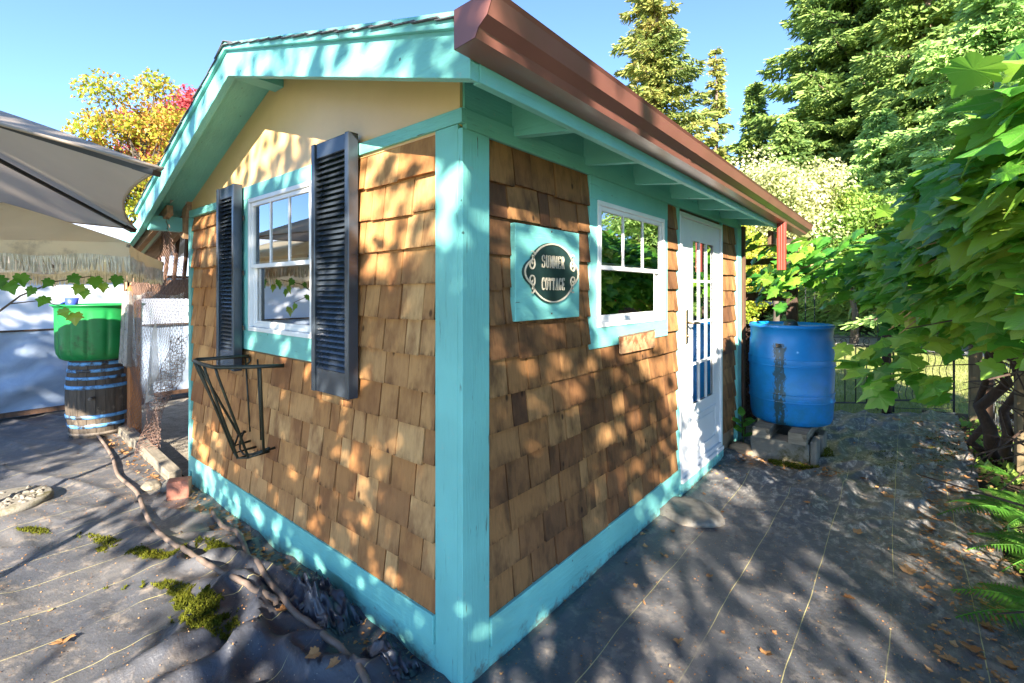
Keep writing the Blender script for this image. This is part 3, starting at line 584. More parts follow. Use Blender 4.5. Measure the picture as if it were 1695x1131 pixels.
# ------------------------------------------------------------ name plaque
pl = thing('name_plaque', (.03, .515, 1.58), 'turquoise board with black oval plaque reading SUMMER COTTAGE on the shingled wall', 'name plaque')
BX('backing_board', mTY, pl, .016, .045, .264, .766, 1.372, 1.786)
PC = (.525, 1.582)
def P2(u, v, w): return (.046+w, PC[0]+u, PC[1]+v)
outl = []
for k in range(96):
    a = 2*PI*k/96; c, s = math.cos(a), math.sin(a)
    r1 = 1/math.sqrt((c/.185)**2+(s/.138)**2); r2 = 1/math.sqrt((c/.222)**2+(s/.086)**2); outl.append((max(r1, r2)*c, max(r1, r2)*s))
def flip(o): return o
MB().prism(outl, P2, .010).build('oval_plate', mPlate, pl, .002)
def ribbon(mb, pts, w, z0, d, closed=False):
    n = len(pts); L = []; R_ = []
    for i, (x, y) in enumerate(pts):
        a = pts[(i-1) % n] if closed or i else pts[i]; b = pts[(i+1) % n] if closed or i < n-1 else pts[i]
        tx, ty = b[0]-a[0], b[1]-a[1]; q = math.hypot(tx, ty) or 1; nx_, ny_ = -ty/q*w/2, tx/q*w/2; L.append((x+nx_, y+ny_)); R_.append((x-nx_, y-ny_))
    vs = []
    for (l, r) in zip(L, R_): vs += [P2(*l, z0), P2(*r, z0), P2(l[0], l[1], z0+d), P2(r[0], r[1], z0+d)]
    fs = []
    for i in range(n if closed else n-1):
        a = 4*i; b = 4*((i+1) % n); fs += [(a+2, b+2, b+3, a+3), (a, b, b+2, a+2), (a+1, a+3, b+3, b+1)]
    return mb.add(vs, fs)
ribbon(MB(), [(x*.955, y*.955) for x, y in outl], .007, .010, .004, True).build('raised_border', mCream, pl)
for sx_, sy_ in ((-1, 1), (-1, -1), (1, 1), (1, -1)):
    sp = [(.006*(1+t*.3)*math.cos(t*1.0+.5) if 0 else (.004+.0032*t)*math.cos(t), (.004+.0032*t)*math.sin(t)) for t in np.linspace(0, 7.6, 36)]
    cx_, cy_ = sx_*.165, sy_*.034
    ribbon(MB(), [(cx_+sx_*-x*.9, cy_+sy_*y) for x, y in sp], .006, .010, .004).build('scroll', mCream, pl)
    sp = [((.003+.0028*t)*math.cos(t), (.003+.0028*t)*math.sin(t)) for t in np.linspace(0, 5.6, 26)]
    ribbon(MB(), [(sx_*.158+sx_*x*.9, sy_*.074+sy_*-y) for x, y in sp], .005, .010, .004).build('scroll', mCream, pl)
def arc(cx_, cy_, rx, ry, a0, a1, k=14): return [(cx_+rx*math.cos(math.radians(a0+(a1-a0)*i/k)), cy_+ry*math.sin(math.radians(a0+(a1-a0)*i/k))) for i in range(k+1)]
def letter(ch):   # unit box 1 wide, 1 tall : list of (points, weight)
    T, t = .22, .10; s = []
    def ser(x, y, w=.17): s.append(([(x-w, y), (x+w, y)], t*.8))
    if ch == 'S': s += [(arc(.5, .74, .34, .24, 25, 270), .15), (arc(.5, .27, .36, .25, 90, -155), .17)]; s += [([(.84, .70), (.84, .97)], t), ([(.15, .03), (.15, .3)], t)]
    if ch == 'U': s += [([(.22, 1), (.22, .25)], T)]; s += [(arc(.5, .25, .28, .23, 180, 360), .13), ([(.78, .25), (.78, 1)], t)]; ser(.22, 1); ser(.78, 1)
    if ch == 'M': s += [([(.12, 0), (.12, 1)], t), ([(.16, 1), (.5, .12)], T*.9), ([(.5, .12), (.84, 1)], t), ([(.88, 1), (.88, 0)], T)]; ser(.12, 0, .14); ser(.88, 0, .15); ser(.10, 1, .1); ser(.9, 1, .1)
    if ch == 'E': s += [([(.25, 0), (.25, 1)], T), ([(.1, 1), (.85, 1)], t), ([(.1, 0), (.88, 0)], t), ([(.3, .5), (.68, .5)], t), ([(.86, .8), (.86, 1)], t), ([(.88, .0), (.88, .24)], t), ([(.68, .38), (.68, .62)], t)]
    if ch == 'R': s += [([(.25, 0), (.25, 1)], T), (arc(.45, .75, .33, .24, 90, -90), .17), ([(.1, 1), (.5, .99)], t), ([(.25, .5), (.5, .51)], t), ([(.5, .5), (.85, 0)], T*.9)]; ser(.25, 0, .15); ser(.88, 0, .1)
    if ch == 'C': s += [(arc(.54, .5, .38, .48, 45, 315, 20), .16), ([(.84, .7), (.84, .98)], t)]
    if ch == 'O': s += [(arc(.5, .5, .36, .47, 0, 360, 28), .17)]
    if ch == 'T': s += [([(.5, 0), (.5, 1)], T), ([(.08, .98), (.92, .98)], t), ([(.09, .74), (.09, 1)], t), ([(.91, .74), (.91, 1)], t)]; ser(.5, 0)
    if ch == 'A': s += [([(.12, 0), (.5, 1)], t), ([(.5, 1), (.86, 0)], T), ([(.26, .34), (.7, .34)], t*.8)]; ser(.12, 0, .12); ser(.86, 0, .14)
    if ch == 'G': s += [(arc(.52, .5, .38, .48, 45, 330, 20), .16), ([(.82, .7), (.82, .98)], t), ([(.8, .06), (.8, .42)], T*.8), ([(.6, .42), (.96, .42)], t)]
    return s
for word, v0 in (('SUMMER', .022), ('COTTAGE', -.078)):
    H = .056; tot = .186; adv = tot/len(word); wl = adv*.86
    for i, ch in enumerate(word):
        mb = MB()
        for pts, w in letter(ch): ribbon(mb, [(-tot/2+i*adv+x*wl, v0+y*H) for x, y in pts], w*wl*1.02, .010, .004)
        mb.build('letter', mCream, pl, label='raised cream letter '+ch)
for v in (.19, -.185): MB().tube([P2(.0, v, -.001), P2(.0, v, .002)], .004).build('screw', mRustHoop, pl)
rp = thing('metal_plate', (.03, 1.46, 1.19), 'rusty speckled metal plate fixed under the window beside the door', 'metal plate')
MB().prism([(-.245, -.045), (-.235, -.052), (.235, -.056), (.245, -.046), (.247, .044), (.235, .052), (-.237, .048), (-.247, .038)], lambda u, v, w: (.033+w, 1.46+u, 1.19+v), .006).build('plate', mRust, rp)
MB().prism([(-.25, .046), (.248, .055), (.248, .062), (-.25, .053)], lambda u, v, w: (.033+w, 1.46+u, 1.19+v), .010).build('rolled_edge', mRustHoop, rp)

# ------------------------------------------------------------ wire wall basket
bk = thing('wall_basket', (-1.65, -.03, 1.08), 'empty black wire wall planter hanging on the gable wall under the left shutter', 'wall planter')
A_, B_, C_, D_ = (-1.90, -.02, 1.088), (-2.03, -.27, 1.083), (-1.60, -.285, 1.08), (-1.398, -.03, 1.08)
rim = [A_, (-1.96, -.14, 1.086), (-2.0, -.23, 1.084), B_, (-1.97, -.30, 1.083), (-1.80, -.31, 1.081), (-1.66, -.305, 1.08), C_, (-1.50, -.17, 1.08), D_]
MB().tube(rim, .011, 8).build('rim', mRackIron, bk)
bots = [(-1.93, -.07, .60), (-1.86, -.12, .555), (-1.78, -.15, .535), (-1.70, -.16, .525), (-1.60, -.14, .545), (-1.52, -.09, .585)]
tops = [(-2.03, -.27, 1.083), (-1.97, -.30, 1.083), (-1.88, -.31, 1.082), (-1.78, -.31, 1.081), (-1.63, -.30, 1.08), (-1.47, -.13, 1.08)]
for t_, b_ in zip(tops, bots): MB().tube([t_, tuple(Vector(t_)*.93+Vector(b_)*.07-Vector((0, 0, .01))), b_, (b_[0]+.01, -.03, b_[2]+.01)], .008, 6).build('bar', mRackIron, bk)
for zz in (0, .035): MB().tube([(b_[0], b_[1]*(1-.0)+zz*.9, b_[2]+zz*.4) for b_ in bots], .006, 6).build('bottom_rail', mRackIron, bk)
for (a, b) in (((-1.93, -.03, 1.085), (-1.86, -.03, .62)), ((-1.75, -.03, 1.083), (-1.70, -.03, .60))): MB().tube([a, b], .0055, 6).build('bar', mRackIron, bk)
MB().tube([(-1.90, -.02, 1.088), (-1.885, -.02, 1.06), (-1.90, -.03, 1.04)], .007, 6).build('hook', mRackIron, bk)

# ------------------------------------------------------------ umbrellas
def canopy(verts, hub, seg, scallop, mat, name, parent, sag=.06):
    """verts: rim corners; each gore is a sagging patch with a scalloped hem"""
    hub = Vector(hub); n = len(verts); m = MB()
    for i in range(n):
        a, b = Vector(verts[i]), Vector(verts[(i+1) % n]); mid = (a+b)/2; inn = Vector((hub.x-mid.x, hub.y-mid.y, 0)).normalized()
        vs = []; R_ = 12
        for r in range(R_+1):
            t = r/R_
            for s in range(seg+1):
                u = s/seg; e = a.lerp(b, u)+inn*scallop*4*u*(1-u); p = hub.lerp(e, t)
                p.z += -sag*math.sin(PI*t)*math.sin(PI*u)*.9+.02*math.sin(PI*t)+scallop*.25*4*u*(1-u)*t
                vs.append(p)
        fs = []
        for r in range(R_):
            for s in range(seg): q = r*(seg+1)+s; fs.append((q, q+1, q+seg+2, q+seg+1))
        m.add(vs, fs, True)
    o = m.build(name, mat, parent); return o
um = thing('patio_umbrella', (-2.02, -1.525, 0), 'grey patio umbrella seen from below at the left edge', 'umbrella')
hubG = (-2.02, -1.525, 2.42); RG = [(-.731, -.763, 1.935), (-2.973, -.365, 1.945), (-3.31, -2.30, 1.94), (-1.07, -2.69, 2.26)]
canopy(RG, hubG, 20, .09, mGreyFab, 'canopy', um)
for p in RG:
    h = Vector(hubG)-Vector((0, 0, .05)); e = Vector(p)-Vector((0, 0, .025)); MB().bar(h, h.lerp(e, .965), .014, .018).build('rib', mDarkBar, um)
    q = h.lerp(e, .93); MB().bar(q, h.lerp(e, .985), .034, .02).build('rib_pocket', mDarkBar, um)
MB().tube([(-2.02, -1.525, .05), (-2.02, -1.525, 2.5)], .022, 12).build('pole', mDarkBar, um)
MB().lathe([(.02, .0), (.24, .0), (.24, .05), (.05, .08), (.03, .3)], (-2.02, -1.525, .0), 24).build('base', mDarkBar, um)
for i in range(4):  # hem tape along each scalloped edge
    a, b = Vector(RG[i]), Vector(RG[(i+1) % 4]); mid = (a+b)/2; inn = Vector((hubG[0]-mid.x, hubG[1]-mid.y, 0)).normalized()
    MB().tube([a.lerp(b, u/20)+inn*.09*4*(u/20)*(1-u/20)+Vector((0, 0, .0225*4*(u/20)*(1-u/20))) for u in range(21)], .006, 5).build('hem', mGreyFab, um)
u2 = thing('fringed_umbrella', (-3.25, -1.35, 0), 'cream canvas umbrella with a long white fringe in front of the green tub', 'umbrella')
hubC = (-3.25, -1.35, 2.16); RC = [(-2.23, -.554, 1.785), (-3.26, -.13, 1.73), (-4.25, -.65, 1.72), (-4.5, -1.6, 1.70), (-3.9, -2.5, 1.72), (-2.6, -2.55, 1.74), (-2.35, -1.6, 1.72)]
# project-shaped rim: the near hem runs from the corner out of the frame
canopy(RC, hubC, 14, .05, mCreamFab, 'canopy', u2, .05)
def hem(a, b, drop, n=24):
    a, b = Vector(a), Vector(b); return [a.lerp(b, i/n) for i in range(n+1)]
for i in range(7):
    a, b = Vector(RC[i]), Vector(RC[(i+1) % 7]); mid = (a+b)/2; inn = Vector((hubC[0]-mid.x, hubC[1]-mid.y, 0)).normalized()
    m = MB(); vs = []; K = 30
    E_ = [a.lerp(b, s/K)+inn*.05*4*(s/K)*(1-s/K)+Vector((0, 0, .0125*4*(s/K)*(1-s/K))) for s in range(K+1)]
    for s, e in enumerate(E_): w = inn*(.012*math.sin(s*1.1+i)); vs += [e, e+w-Vector((0, 0, .085+.008*math.sin(s*.7)))]
    m.add(vs, [(2*s, 2*s+2, 2*s+3, 2*s+1) for s in range(K)], True); m.build('valance', mCreamFab, u2)
    fr_ = MB(); nf = int((b-a).length/.0065)
    for k in range(nf):
        u = k/nf*K; s = min(int(u), K-1); p = vs[2*s+1].lerp(vs[2*s+3], u-s)+Vector((0, 0, .01)); d = Vector((random.gauss(0, .008), random.gauss(0, .006), -.092+random.gauss(0, .005)))
        fr_.tube([p, p+d*.5+Vector((random.gauss(0, .003), random.gauss(0, .003), 0)), p+d], [.0055, .006, .0045], 4, cap=False)
    fr_.build('fringe', mFringe, u2)
for p in RC: MB().bar(Vector(hubC)-Vector((0, 0, .03)), Vector(p)-Vector((0, 0, .02)), .014, .018).build('rib', mGreyWood, u2)
MB().tube([(-3.25, -1.35, .05), (-3.25, -1.35, 2.25)], .024, 12).build('pole', mRawWood, u2)

# ------------------------------------------------------------ wine barrel with green tub
wx, wy = -5.27, -.19
wb = thing('wine_barrel', (wx, wy, 0), 'old dark wooden barrel with flaking pale blue hoops under the green tub', 'barrel')
def wr(z): return .238+.036*math.sin(PI*min(1, max(0, z/.80)))
NS = 22
for k in range(NS):
    a0 = 2*PI*(k+.02)/NS; a1 = 2*PI*(k+.98)/NS; m = MB(); vs = []; zs = [.80*i/8 for i in range(9)]; pr = random.uniform(-.003, .004)
    for z in zs:
        for a in (a0, (a0+a1)/2, a1): vs.append((wx+(wr(z)+pr)*math.cos(a), wy+(wr(z)+pr)*math.sin(a), z))
        for a in (a1, a0): vs.append((wx+(wr(z)-.025)*math.cos(a), wy+(wr(z)-.025)*math.sin(a), z))
    fs = []
    for i in range(8):
        for j in range(5): fs.append((5*i+j, 5*i+(j+1) % 5, 5*i+5+(j+1) % 5, 5*i+5+j))
    fs += [(4, 3, 2, 1, 0), (40, 41, 42, 43, 44)]; m.add(vs, fs); m.build('stave', mStave, wb)
for z, h, mm in ((.76, .034, mHoop), (.69, .032, mHoop), (.615, .03, mHoop), (.525, .036, mHoop), (.225, .034, mHoop), (.13, .034, mHoop), (.045, .03, mRustHoop)):
    MB().lathe([(wr(z-h/2)+.001, z-h/2), (wr(z-h/2)+.008, z-h/2), (wr(z+h/2)+.008, z+h/2), (wr(z+h/2)+.001, z+h/2)], (wx, wy, 0), 44).build('hoop', mm, wb)
MB().tube([(wx+.27, wy-.10, .42), (wx+.31, wy-.13, .42)], .018, 8).build('bung', mRustHoop, wb)
tb = thing('green_tub', (wx, wy, .80), 'big ribbed green plastic tub standing on the old wooden barrel', 'tub')
def ribm(a, z): return 1-(.05*max(0, math.cos(14*a))**4 if .06 < z < .47 else 0)
MB().lathe([(.0, .0), (.29, .0), (.318, .02), (.342, .07), (.350, .13), (.355, .42), (.355, .50), (.358, .53), (.37, .545), (.385, .55), (.385, .562), (.37, .565), (.352, .555), (.345, .45), (.33, .15), (.26, .03), (0, .02)], (wx, wy, .80), 144, ribm).build('tub_body', mGreen, tb)
sc_ = thing('blue_scoop', (wx+.1, wy-.05, 1.34), 'small dark blue plastic scoop lying on the green tub rim', 'scoop')
MB().lathe([(.045, 0), (.055, .07), (.048, .07), (.04, .0)], (wx+.22, wy-.25, 1.362), 16).bar((wx+.17, wy-.27, 1.40), (wx+.05, wy-.30, 1.375), .03, .012).build('scoop_body', mBlue2, sc_)

# ------------------------------------------------------------ wire run beside the cottage
rn = thing('chicken_run', (-4.0, .8, 0), 'ramshackle timber run with rusty chicken wire and torn plastic beside the cottage', 'animal run')
def beam(a, b, w, h, mat, name='beam'): return MB().bar(a, b, w, h).build(name, mat, rn, .003)
beam((-4.93, .03, 0), (-4.93, .03, 1.72), .11, .10, mOrange, 'post'); beam((-3.07, .04, 0), (-3.07, .04, 2.18), .06, .09, mRawWood, 'post')
beam((-3.15, -.02, 1.93), (-3.03, -.02, 2.25), .045, .10, mRawWood, 'brace')
beam((-5.05, .03, 1.50), (-3.0, .03, 1.52), .05, .16, mBrown); beam((-5.1, .0, 1.60), (-3.05, .0, 2.14), .04, .20, mRawWood, 'sloping_rafter')
beam((-6.4, 2.3, 1.42), (-3.0, 2.3, 1.46), .05, .12, mBrown); beam((-6.4, 1.2, .80), (-3.02, 1.2, .84), .05, .13, mGreyWood, 'rail')
beam((-5.05, 2.2, 0), (-5.05, 2.2, 1.7), .08, .08, mBrown, 'post'); beam((-6.3, 2.2, 0), (-6.3, 2.2, 1.6), .08, .08, mBrown, 'post'); beam((-4.3, 1.0, 0), (-4.55, 1.0, .9), .05, .05, mGreyWood, 'table_leg')
beam((-5.08, .02, 0), (-5.08, .02, 1.66), .03, .10, mBrown, 'post')
MB().box(-6.5, -3.0, 2.42, 2.45, 1.50, 2.3).build('back_panel', mBrown, rn); MB().box(-6.45, -3.02, 2.36, 2.40, .0, .42).build('back_panel', mGreyWood, rn)
beam((-4.75, .7, .05), (-3.25, .75, 1.45), .04, .06, mGreyWood, 'diagonal_brace'); beam((-3.9, 1.0, .0), (-3.7, 1.0, .84), .05, .05, mGreyWood, 'table_leg'); beam((-4.9, 1.0, .62), (-3.1, 1.0, .62), .45, .03, mGreyWood, 'shelf')
for k in range(7): beam((-4.8+k*.27, .06, 1.60), (-4.66+k*.27, .06, 1.74+k*.075), .02, .05, mBrown, 'lath')
def chicken(name, fn, u0, u1, v0, v1, s, r, mat, keep=lambda u, v: True):
    m = MB(); h = s*math.sqrt(3)
    nu = int((u1-u0)/(1.5*s))+1; nv = int((v1-v0)/h)+1
    for i in range(nu):
        for j in range(nv):
            cu = u0+i*1.5*s; cv = v0+j*h+(h/2 if i % 2 else 0)
            if not keep(cu, cv): continue
            for k in (0, 1, 2):
                a0, a1 = PI/3*k, PI/3*(k+1); p = fn(cu+s*math.cos(a0), cv+s*math.sin(a0)); q = fn(cu+s*math.cos(a1), cv+s*math.sin(a1)); m.tube([p, q], r, 3, False, False)
    return m.build(name, mat, rn)
def curl(u, v): return (u, -.03-.14*max(0, (v-1.35))*max(0, min(1, (u+4.1)))+.03*math.sin(v*7+u*3), v)
chicken('chicken_wire', curl, -4.86, -3.02, .06, 2.15, .030, .0019, mMeshW, lambda u, v: v < 1.55+(u+4.9)*.30 and not (v < .9 and u > -3.9+(v-.1)*.75))
def bunch(u, v):  # crumpled strip of wire pulled loose at the bottom
    return (-4.05+(v-.05)*.95+.10*math.sin(u*30)*.6+(u)*.5, -.10+.06*math.sin(u*25+v*9), v)
chicken('loose_chicken_wire', bunch, 0, .32, .02, 1.15, .022, .0018, mMeshW)
def drape(name, u0, u1, top, bot, mat, amp, y, k=70):
    m = MB(); vs = []; R_ = 10
    for i in range(k+1):
        u = u0+(u1-u0)*i/k; t, b = top(u), bot(u)
        for j in range(R_+1):
            q = j/R_; z = t+(b-t)*q; vs.append((u+.02*math.sin(q*3+i*.4)*q, y-amp*(.4+q)*(math.sin(i*.55)+.6*math.sin(i*1.13+1)), z))
    fs = [(i*(R_+1)+j, (i+1)*(R_+1)+j, (i+1)*(R_+1)+j+1, i*(R_+1)+j+1) for i in range(k) for j in range(R_)]
    return m.add(vs, fs, True).build(name, mat, rn)
drape('plastic_sheet', -4.87, -3.05, lambda u: 1.48+.02*math.sin(u*6), lambda u: .92-.50*math.exp(-((u+3.95)/.45)**2)-.28*max(0, u+3.6), mFilm, .016, -.05)
drape('cloth_strip', -4.88, -4.60, lambda u: 1.5, lambda u: .78-.1*(u+5), mNet, .03, -.07, 24)
drape('cloth_strip', -3.98, -3.70, lambda u: .45+(u+3.98)*2.9, lambda u: .40+(u+3.98)*1.2, mNet, .02, -.09, 20)
# hanging wire basket in the run
hb = thing('hanging_basket', (-4.35, 1.4, 1.05), 'wire hanging basket with dried plant inside the chicken run', 'hanging basket')
for k in range(8):
    a = 2*PI*k/8; MB().tube([(-4.35+.2*math.cos(a), 1.4+.2*math.sin(a), 1.16), (-4.35+.12*math.cos(a), 1.4+.12*math.sin(a), 1.0), (-4.35, 1.4, .96)], .005, 5).build('wire', mIron, hb)
MB().tube([(-4.35+.2*math.cos(a), 1.4+.2*math.sin(a), 1.16) for a in np.linspace(0, 2*PI, 25)], .006, 5).build('rim', mIron, hb)
for a in (0, 2.1, 4.2): MB().tube([(-4.35+.2*math.cos(a), 1.4+.2*math.sin(a), 1.16), (-4.35, 1.4, 1.5)], .003, 4).build('hanger', mIron, hb)
leaves('dried_plant', DIA, DIAF, np.array([-4.35, 1.4, 1.0])+G3(120)*(.07, .07, .04), G3(120), G3(120), rng.uniform(.03, .08, 120), lDry, hb)
# timber edging, bricks, stones
ed = thing('timber_edging', (-4.0, -.06, 0), 'weathered timber board edging the gravel bed of the run', 'timber edging')
MB().bar((-5.15, -.03, .035), (-4.35, -.06, .04), .10, .10).build('timber', mGreyWood, ed, .006); MB().bar((-4.34, -.06, .05), (-3.12, -.09, .03), .09, .11).build('timber', mGreyWood, ed, .006)
MB().bar((-3.3, .25, .02), (-3.08, .12, .02), .05, .09).build('timber_offcut', mGreyWood, ed, .004)
tagp(MB().hexa([(-2.86, -.20, 0), (-2.76, -.24, 0), (-2.69, -.12, 0), (-2.79, -.07, 0), (-2.86, -.20, .13), (-2.76, -.24, .13), (-2.69, -.12, .13), (-2.79, -.07, .13)]).build('brick', mBrick, bevel=.01), 'red brick at the foot of the gable wall', 'brick')
def rock(name, c, r, mat, label, cat, sc3=(1, 1, .6), flat=0):
    me = bpy.data.meshes.new(name); V = []; F = []
    nu, nv = 22, 12
    for j in range(nv+1):
        for i in range(nu):
            a = 2*PI*i/nu; b = PI*j/nv-PI/2; p = Vector((math.cos(a)*math.cos(b), math.sin(a)*math.cos(b), math.sin(b)))
            q = 1+.22*noise.noise(p*1.6+Vector(c)*3)+.08*noise.noise(p*5); v = Vector((p.x*sc3[0], p.y*sc3[1], (p.z if p.z < flat or not flat else flat+(p.z-flat)*.15)*sc3[2]))*r*q; V.append(tuple(v+Vector(c)))
    F = [(j*nu+i, j*nu+(i+1) % nu, (j+1)*nu+(i+1) % nu, (j+1)*nu+i) for j in range(nv) for i in range(nu)]
    return tagp(MB().add(V, F, True).build(name, mat), label, cat)
rock('stone', (-2.98, -.16, .02), .075, mConc, 'grey stone lying beside the red brick', 'stone', (1, .8, .8))
rock('stone', (-3.14, -.24, .01), .08, mGreyWood, 'flat mossy stone left of the red brick', 'stone', (1.2, .8, .4))
rock('stepping_stone', (.17, 1.95, .012), .20, mStone, 'flat oval speckled stone on the ground cloth below the door', 'stepping stone', (1.15, .95, .26), .5)
rock('stone', (.12, 3.50, .03), .10, mRawWood, 'rough brown rock between the door and the concrete blocks', 'stone', (1.2, .8, .6))
ms = thing('mosaic_stone', (-3.52, -.98, .0), 'round mosaic stepping stone with raised pebbles at the left edge', 'stepping stone')
MB().lathe([(0, .0), (.235, .0), (.245, .02), (.24, .045), (.225, .05), (0, .047)], (-3.52, -.98, .005), 48).build('disc', mGreyWood if 0 else mConc, ms)
for k in range(60):
    a, r = random.uniform(0, 2*PI), .21*math.sqrt(random.random()); c = (-3.52+r*math.cos(a), -.98+r*math.sin(a), .053)
    th = random.uniform(0, PI); L = random.uniform(.018, .034); w = random.uniform(.010, .018)
    vs = [(c[0]+L*math.cos(t)*math.cos(th)-w*math.sin(t)*math.sin(th), c[1]+L*math.cos(t)*math.sin(th)+w*math.sin(t)*math.cos(th), c[2]) for t in np.linspace(0, 2*PI, 9)[:-1]]
    MB().add(vs+[(v[0]*.35+c[0]*.65, v[1]*.35+c[1]*.65, c[2]+.012) for v in vs], [(i, (i+1) % 8, 8+(i+1) % 8, 8+i) for i in range(8)]+[tuple(range(8, 16))], True).build('pebble', mStone, ms)

def crumple(name, x0, x1, y0, y1, h, seed, mat, label, cat, n=46):
    V = []; 
    for j in range(n):
        for i in range(n):
            u, v = i/(n-1), j/(n-1); x = x0+(x1-x0)*u+.02*noise.noise(Vector((u*5, v*5, seed))); y = y0+(y1-y0)*v+.02*noise.noise(Vector((u*5, v*5, seed+9)))
            e = min(u, 1-u, v, 1-v)*4; q = max(0, 1-2.2*abs(noise.noise(Vector((u*3.2, v*3.2, seed+3)))))**1.5+.5*max(0, 1-2.5*abs(noise.noise(Vector((u*8, v*8, seed+5)))))
            V.append((x, y, gz(x, y)+.006+h*q*min(1, e*1.5)))
    F = [(j*n+i, j*n+i+1, (j+1)*n+i+1, (j+1)*n+i) for j in range(n-1) for i in range(n-1) if not ((i < 3 or j < 3 or i > n-5 or j > n-5) and noise.noise(Vector((i*.5, j*.5, seed))) > .05)]
    return tagp(MB().add(V, F, True).build(name, mat), label, cat)
mTorn = M('torn_black_plastic', (.020, .023, .034), .33, .4, 9, 70, .5, .004, spec=.6, dirt=(.12, .10, .08), ds=16, dth=.64)
crumple('torn_cloth', -1.02, -.58, -.235, -.045, .055, 3, mTorn, 'crumpled torn black ground cloth bunched against the middle of the gable base board', 'torn cloth')
crumple('torn_cloth', -.42, -.16, -.17, -.04, .03, 8, mTorn, 'small frayed scrap of black cloth by the near end of the gable base board', 'torn cloth', 30)
rock('stone', (-.86, -.075, .045), .032, mBrick, 'small round reddish stone against the gable base board', 'stone', (1, 1, .9))
rock('stone', (-.87, -.125, .03), .024, mRawWood, 'small tan stone beside the reddish one at the gable base board', 'stone', (1, 1, .8))
pn = thing('cloth_pin', (-.70, -.20, .02), 'grey round washer of a ground cloth pin near the hoses', 'ground pin')
MB().lathe([(0, .004), (.016, .004), (.018, .0), (.018, -.006)], (-.70, -.20, .045), 20).lathe([(0, .012), (.006, .011), (.007, .004)], (-.70, -.20, .045), 12).build('washer', mMeshG, pn)
# ------------------------------------------------------------ hoses
def hose(pts, r, label):
    P = [Vector((x, y, 0)) for x, y in pts]; out = []
    for i in range(len(P)-1):
        p0, p1, p2, p3 = P[max(0, i-1)], P[i], P[i+1], P[min(len(P)-1, i+2)]
        for k in range(14):
            t = k/14; q = .5*((2*p1)+(-p0+p2)*t+(2*p0-5*p1+4*p2-p3)*t*t+(-p0+3*p1-3*p2+p3)*t**3); out.append((q.x, q.y, sum(gz(q.x+dx*.12, q.y+dy*.12) for dx, dy in ((0,0),(1,0),(-1,0),(0,1),(0,-1)))/5+r+.008))
    out.append((P[-1].x, P[-1].y, gz(P[-1].x, P[-1].y)+r)); return tagp(MB().tube(out, r, 10).build('garden_hose', mHose), label, 'hose', 'hoses lying on the ground cloth')
hose([(-5.9, -.22), (-4.9, -.25), (-4.16, -.29), (-3.55, -.36), (-3.055, -.349), (-2.6, -.40), (-2.204, -.419), (-1.767, -.392), (-1.347, -.355), (-1.1, -.31), (-.95, -.27)], .0135, 'long brown hose winding from the old wooden barrel to the foot of the wall')
hose([(-2.25, -.11), (-2.0, -.14), (-1.776, -.125), (-1.5, -.18), (-1.286, -.215), (-.89, -.245), (-.571, -.245), (-.331, -.24), (-.1, -.32), (.1, -.5)], .0135, 'shorter brown hose curving from the gable wall towards the corner post')

# ------------------------------------------------------------ blue barrel on blocks
bx, by = .45, 3.90
for (x0, x1, y0, y1, lab) in ((.20, .66, 3.46, 3.68, 'mossy concrete block under the front of the blue drum'), (.22, .68, 3.98, 4.2, 'concrete block under the back of the blue drum')):
    t = thing('concrete_block', ((x0+x1)/2, (y0+y1)/2, 0), lab, 'concrete block')
    BX('block_body', mConc, t, x0, x1, y0, y1, -.03, .185, bevel=.012)
for k in range(2):
    t = thing('concrete_block', (.72, 3.65+.2*k, 0), ('mossy upright concrete slab at the near right side of the blue drum stand', 'mossy upright concrete slab at the far right side of the blue drum stand')[k], 'concrete block')
    BX('block_body', mConc, t, .665+.02*k, .715+.02*k, 3.47+.26*k, 3.68+.26*k, -.02, .22, bevel=.01)
for x, lab in ((.30, 'left grey timber block under the blue drum'), (.58, 'right grey timber block under the blue drum')):
    t = thing('timber_block', (x, 3.8, .19), lab, 'timber block'); BX('beam', mGreyWood, t, x-.07, x+.07, 3.40, 4.25, .187, .285, bevel=.006)
def blue_mat():
    m, nt, out = new('blue_drum_plastic'); v = coords(nt); sx = N(nt, 'SeparateXYZ'); nt.links.new(v, sx.inputs[0])
    n1 = noi(nt, v, 4, 5, .6); fine = noi(nt, coords(nt, (1, 1, .35)), 42, 8, .85)
    col = ramp(nt, n1, [(.3, (.004, .19, .60)), (.7, (.010, .26, .78))])
    zf = ramp(nt, math_n(nt, 'ADD', sx.outputs[2], math_n(nt, 'MULTIPLY', noi(nt, v, 7, 3), .35)), [(.0, (.8,)*3), (.45, (.5,)*3), (.85, (.0,)*3)])
    col = mixc(nt, math_n(nt, 'MULTIPLY', zf, ramp(nt, noi(nt, v, 6, 6, .7), [(.35, (.2,)*3), (.65, (1,)*3)])), col, (.015, .15, .16))
    dx = math_n(nt, 'ABSOLUTE', math_n(nt, 'ADD', sx.outputs[0], .03+0.0)); edge = math_n(nt, 'ABSOLUTE', math_n(nt, 'SUBTRACT', dx, .035))
    wid = math_n(nt, 'MULTIPLY', math_n(nt, 'SUBTRACT', .86, sx.outputs[2]), .075)
    msk = math_n(nt, 'MULTIPLY', math_n(nt, 'GREATER_THAN', math_n(nt, 'SUBTRACT', fine, math_n(nt, 'MULTIPLY', math_n(nt, 'ABSOLUTE', math_n(nt, 'SUBTRACT', dx, .018)), 4.5)), .40), math_n(nt, 'LESS_THAN', sx.outputs[1], 0.))
    msk = math_n(nt, 'MULTIPLY', msk, math_n(nt, 'LESS_THAN', sx.outputs[2], .74))
    col = mixc(nt, math_n(nt, 'MULTIPLY', msk, .85), col, (.02, .045, .02))
    bsdf(nt, out, col, .35, .5, 0, fine, .15, .002, .12); return m
mDrum = blue_mat()
